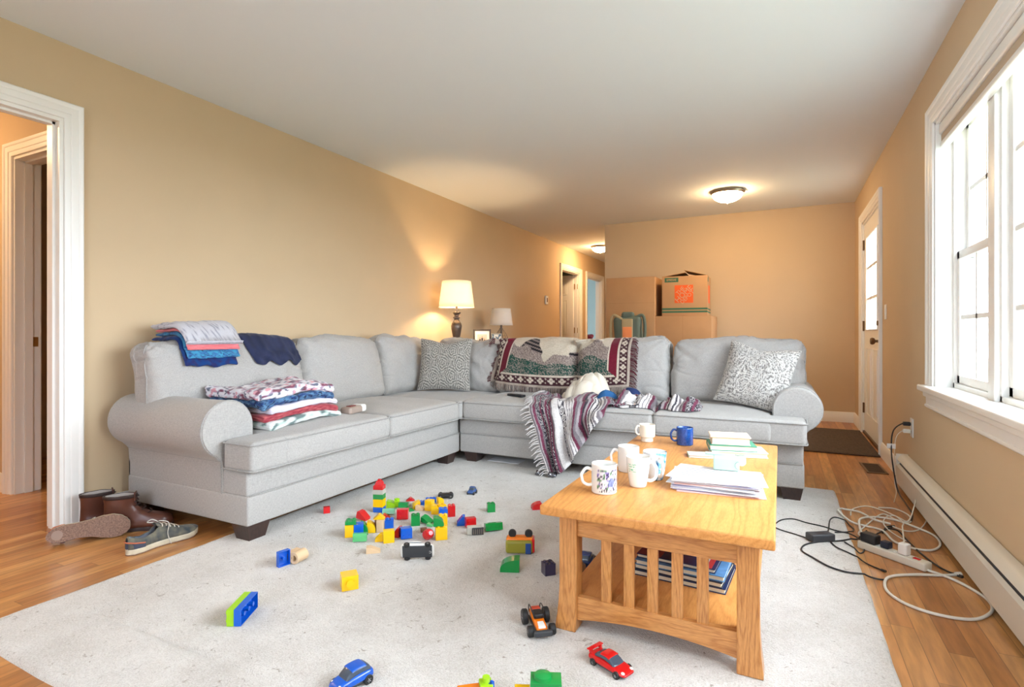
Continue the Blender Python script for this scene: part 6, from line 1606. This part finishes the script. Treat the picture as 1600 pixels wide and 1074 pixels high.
def boot(label, loc, rz):
    t = thing('ankle_boot', label, 'shoe', loc, rz, 'pair of brown leather ankle boots'); L, Wd = .29, .10
    LE = bpy.data.materials.get('brown_leather') or mat('brown_leather', srgb(98, 56, 42), .35, noise_s=14, noise_a=.3, bump=.3, bump_s=60)
    DL = bpy.data.materials.get('dark_collar_leather') or mat('dark_collar_leather', srgb(48, 34, 32), .5)
    LI = bpy.data.materials.get('grey_fleece_lining') or mat('grey_fleece_lining', srgb(168, 158, 150), .95, bump=.8, bump_s=80)
    hw = shoe_outline(L, Wd); N = 36; ts = [0]+[.5-.5*math.cos(PI*i/N) for i in range(1, N)]+[1]
    def ring(sc, z): return [(t_*L, hw(t_)*sc, z) for t_ in ts]+[(t_*L, -hw(t_)*sc, z) for t_ in reversed(ts[1:-1])]
    V = []; F = []; R_ = [ring(1.04, 0), ring(1.05, .012), ring(1.04, .020), ring(.98, .022)]; n = len(R_[0])
    for r_ in R_: V += r_
    for i in range(3):
        for k in range(n): F.append((i*n+k, i*n+(k+1) % n, (i+1)*n+(k+1) % n, (i+1)*n+k))
    F += [tuple(reversed(range(n))), tuple(3*n+k for k in range(n))]; MB().add(V, F).obj('sole', DL, t, ang=50)
    # upper and shaft as rings going up: footprint shrinks to the ankle, then the collar
    rows = []
    for (z, xa, xb, wsc) in ((.018, 0, 1, 1.0), (.035, -.005, 1.0, 1.02), (.050, -.008, .985, .98), (.062, -.006, .93, .90), (.072, -.004, .80, .82), (.085, -.002, .64, .78), (.100, .0, .53, .76), (.120, .002, .46, .78), (.145, .0, .44, .84), (.165, -.01, .45, .90), (.18, -.014, .46, .94)):
        row = []
        for k in range(40):
            a = 2*PI*k/40; cx = (xa+xb)/2; rx = (xb-xa)/2
            tx = cx+rx*math.copysign(abs(math.cos(a))**.85, math.cos(a)); blend = min(1, max(0, (z-.05)/.05))
            w1 = hw(min(1, max(.0, tx))) if True else 0; w2 = Wd*.40*abs(math.sin(a))**.9
            wv = (w1*(1-blend)*min(1, abs(math.sin(a))*3)+w2*blend)*wsc
            row.append((tx*L, math.copysign(wv, math.sin(a)), z+.002*nz(tx*9, a*2, z*30)))
        rows.append(row)
    V = [p for r_ in rows for p in r_]; F = []
    for i in range(len(rows)-1):
        for k in range(40): F.append((i*40+k, i*40+(k+1) % 40, (i+1)*40+(k+1) % 40, (i+1)*40+k))
    MB().add(V, F).obj('upper', LE, t, ang=80, solid=.004, recalc=False)
    tp = rows[-1]; lo = rows[-3]
    MB().grid(lambda u, v: tuple((1.03-.0)*c if j == 1 else c for j, c in enumerate([tp[int(u*40) % 40][j]*(v)+rows[-2][int(u*40) % 40][j]*(1-v)+(0.0 if j != 2 else .001) for j in range(3)])), 40, 4, cu=True).obj('collar', DL, t, ang=80, solid=.008, recalc=False)
    def lin(row):
        cx = sum(p[0] for p in row)/40; return [(cx+(p[0]-cx)*.90, p[1]*.86, p[2]) for p in row]
    LR = [lin(r_) for r_ in rows[-5:]]; la = LR[0]
    V = [p for r_ in LR for p in r_]; F = [(i*40+k, i*40+(k+1) % 40, (i+1)*40+(k+1) % 40, (i+1)*40+k) for i in range(4) for k in range(40)]
    MB().add(V, F).obj('lining', LI, t, ang=80, recalc=False)
    MB().add([(p[0], p[1], p[2]) for p in la], [tuple(range(40))]).obj('insole', LI, t)
    m = MB(); m.rbox((L*.44, 0, .165), (.006, .045, .05), .002, 2, 2, T(0, 0, 0)); m.obj('tongue', LE, t)
    for i in range(5):
        z = .085+.020*i; xx = L*(.66-.20*min(1, i/2.2) if i < 3 else .462); m = MB(); m.tube([(xx-.006, -.026, z), (xx+.006, -.008, z+.006), (xx+.006, .010, z+.002), (xx-.006, .026, z+.008)], .0022, 6, n=4); m.obj('lace', DL, t)
    return t
boot('brown ankle boot with laces in front, standing against the sofa side', (-2.975, 1.50, .0006), R(50))
boot('brown ankle boot behind the other one, against the wall', (-3.115, 1.465, .0006), R(66))
# ================= power strip, chargers, cords =================
WC = mat('white_cord', srgb(224, 220, 208), .5); BC = mat('black_cord', (.014, .014, .016), .45)
sx0, sy0, _ = at(1348, 856); sx1, sy1, _ = at(1447, 892)
ang = math.atan2(sy1-sy0, sx1-sx0); Ls = math.hypot(sx1-sx0, sy1-sy0)+.02
ps = thing('power_strip', 'off-white power strip with red lit switch on the wood floor', 'power strip', ((sx0+sx1)/2, (sy0+sy1)/2, .0006), ang)
MB().rbox((0, 0, .017), (Ls, .052, .034), .006, 3, 2).obj('body', CREAMP, ps)
MB().rbox((Ls/2-.045, 0, .0345), (.026, .018, .006), .002).obj('switch', mat('red_switch', srgb(190, 30, 34), .25), ps)
for i in range(5):
    q = MB().cyl((-Ls/2+.035+i*.042, 0, .0335), .014, .0008, seg=20).obj('socket', WHITEP, ps)
    for dy in (-.005, .005): MB().box(-Ls/2+.031+i*.042, -Ls/2+.039+i*.042, dy-.001, dy+.001, .0342, .0346).obj('slot', BLACK, q)
PM = Matrix.Translation(ps.location) @ Matrix.Rotation(ang, 4, 'Z')
def plug(label, lx, size, mt_, h0=.0352, name='plug_adapter', dy=0, r=.006):
    p_ = PM @ Vector((lx, dy, h0)); t = thing(name, label, 'plug', p_, ang)
    MB().rbox((0, 0, size[2]/2), size, r, 3, 1).obj('body', mt_, t); return t, p_
pa, pA = plug('large black plug adapter at the left end of the power strip', -Ls/2+.045, (.068, .046, .040), BLACK)
pb, pB = plug('dark blue-black plug in the middle of the power strip', -Ls/2+.115, (.036, .036, .030), mat('blue_black_plastic', srgb(28, 36, 54), .4))
pc_, pC = plug('white cube charger plugged in near the switch of the power strip', Ls/2-.095, (.036, .036, .048), WHITEP)
ax0, ay0, _ = at(1282, 852); ad = thing('laptop_charger', 'dark grey laptop charger brick lying on the edge of the rug', 'charger', (ax0, ay0+.02, RT+.001), TH+R(8))
MB().rbox((0, 0, .017), (.115, .055, .034), .005, 3, 1).obj('body', DKGREY, ad); MB().box(-.02, .02, -.01, .01, .0342, .0346).obj('rating_label', BLACK, ad)
def cord(label, pts, r, m_, name='cord', lift=.0, closed=False, grp=None, zs=None, pre=None, post=None, plugend=None):
    P = [Vector(pre)] if pre else []
    for i, (u, v) in enumerate(pts):
        z = zs[i] if zs else 0
        q = at(u, v, .004); g_ = ground(q[0], q[1]); P.append(Vector((q[0], q[1], g_+r+.0006+z)))
    if post: P.append(Vector(post))
    mb = MB(); C_ = catmull(P, 9); 
    for i, p in enumerate(C_): p.z = max(p.z, ground(p.x, p.y)+r+.0004)
    for it in range(3): 
        for i in range(1, len(C_)-1): C_[i].z = max(C_[i].z, (C_[i-1].z+C_[i+1].z)/2)
    mb.tube(C_, r, 8); o = tag(mb.obj(name, m_, ang=80), label, 'cord', grp)
    if plugend:
        a, b = C_[-1], C_[-3]; d = (a-b).normalized(); m = MB(); m.tube([a, a+d*plugend], r*1.9, 8); e = m.obj('connector', m_, o, local=o.location); e.location = (0, 0, 0)
    return o
def c1(*p): return [(1180+x/3.217, 740+y/3.217) for x, y in p]
cord('thick white cord looping in front of the power strip towards the heater', c1((868, 490), (980, 530), (1080, 580), (1170, 640), (1190, 695), (1120, 735), (1000, 730), (850, 695), (730, 645), (660, 590), (655, 540), (700, 518), (820, 512), (930, 516), (1010, 512)), .0056, WC, plugend=.02)
cord('thick white cord lying in wide loops behind the power strip', c1((540, 345), (525, 290), (530, 240), (600, 222), (700, 235), (800, 270), (900, 315), (930, 360), (890, 388), (800, 380), (700, 345), (640, 290), (560, 268), (480, 250), (420, 210), (440, 190), (520, 200), (600, 240), (680, 262)), .0052, WC, zs=[.03, .02, .01]+[0]*10+[.006]*6)
cord('thin white cord in upright curl next to the heater', c1((480, 210), (490, 180), (560, 168), (640, 190), (720, 225), (770, 250), (800, 210), (815, 165), (850, 160), (872, 200), (860, 250), (820, 285), (760, 290), (690, 270)), .0032, WC, zs=[0, 0, .004, .004, .004, .01, .05, .075, .06, .03, .01, 0, 0, .004])
cord('thin white cord arching over behind the white charger', c1((740, 350), (745, 330), (735, 300), (700, 262), (660, 248), (645, 262), (690, 300), (760, 340)), .0030, WC, pre=PM @ Vector((Ls/2-.095, 0, .082)), zs=[.075, .07, .06, .05, .03, .01, 0, 0])
cord('white cord trailing from the far loops to the left over the floor', c1((620, 172), (700, 178), (770, 210), (780, 245), (720, 240), (640, 205), (560, 260), (520, 300), (540, 320)), .0038, WC)
cord('black cord curling over the rug from the large adapter', c1((560, 320), (500, 340), (420, 355), (330, 358), (250, 375), (235, 405), (290, 440), (370, 485), (450, 512), (560, 525), (650, 535), (675, 520)), .0036, BC, zs=[.03]+[0]*11)
cord('thin black cord looping left of the charger brick on the rug', c1((290, 350), (200, 320), (120, 295), (98, 275), (130, 248), (190, 242), (260, 262), (340, 280), (400, 300), (480, 320), (540, 345), (548, 385), (520, 400), (450, 360)), .0030, BC)
cord('thin black cord with small round plug ending on the wood floor', c1((400, 310), (470, 308), (495, 285), (470, 258), (410, 235), (378, 245), (370, 290), (365, 330), (400, 380), (480, 420), (560, 455), (635, 485)), .0030, BC, plugend=.018)
cord('black cord running from the power strip to the heater', c1((670, 320), (720, 312), (770, 345), (830, 400), (900, 455), (960, 490), (1015, 512)), .0038, BC, zs=[.04, .02, 0, 0, 0, 0, 0], plugend=.02)
cord('black cord along the floor behind the power strip', c1((640, 300), (660, 270), (700, 265), (640, 290), (600, 310), (560, 330)), .0034, BC)
# outlet cords
def oc(label, z0, m_, r, pts):
    P = [Vector((XR-.012, 4.10, z0))]+[Vector(p) for p in pts]; mb = MB(); mb.tube(catmull(P, 8), r, 8); o = tag(mb.obj('cord', m_, ang=80), label, 'cord')
    e = MB().rbox((XR-.030, 4.10, z0), (.040, .026, .024), .006, 3, 1).obj('plug', m_, o, local=o.location); e.location = (0, 0, 0); return o
o = oc('black cord with a white tag hanging from the wall outlet to the floor', .423, BC, .004, [(XR-.06, 4.09, .42), (XR-.105, 4.07, .37), (XR-.115, 4.05, .25), (XR-.105, 4.02, .12), (XR-.095, 3.95, .03), (XR-.085, 3.80, .006), (XR-.09, 3.6, .006), (XR-.12, 3.45, .006)])
e = MB().rbox((XR-.115, 4.055, .285), (.045, .002, .03), .0008).obj('white_tag', WHITEP, o, local=o.location); e.location = (0, 0, 0)
oc('thin white cord hanging from the lower socket of the wall outlet', .378, WC, .0022, [(XR-.055, 4.10, .375), (XR-.085, 4.11, .32), (XR-.09, 4.12, .18), (XR-.085, 4.14, .05), (XR-.09, 4.05, .006), (XR-.14, 3.80, .006)])
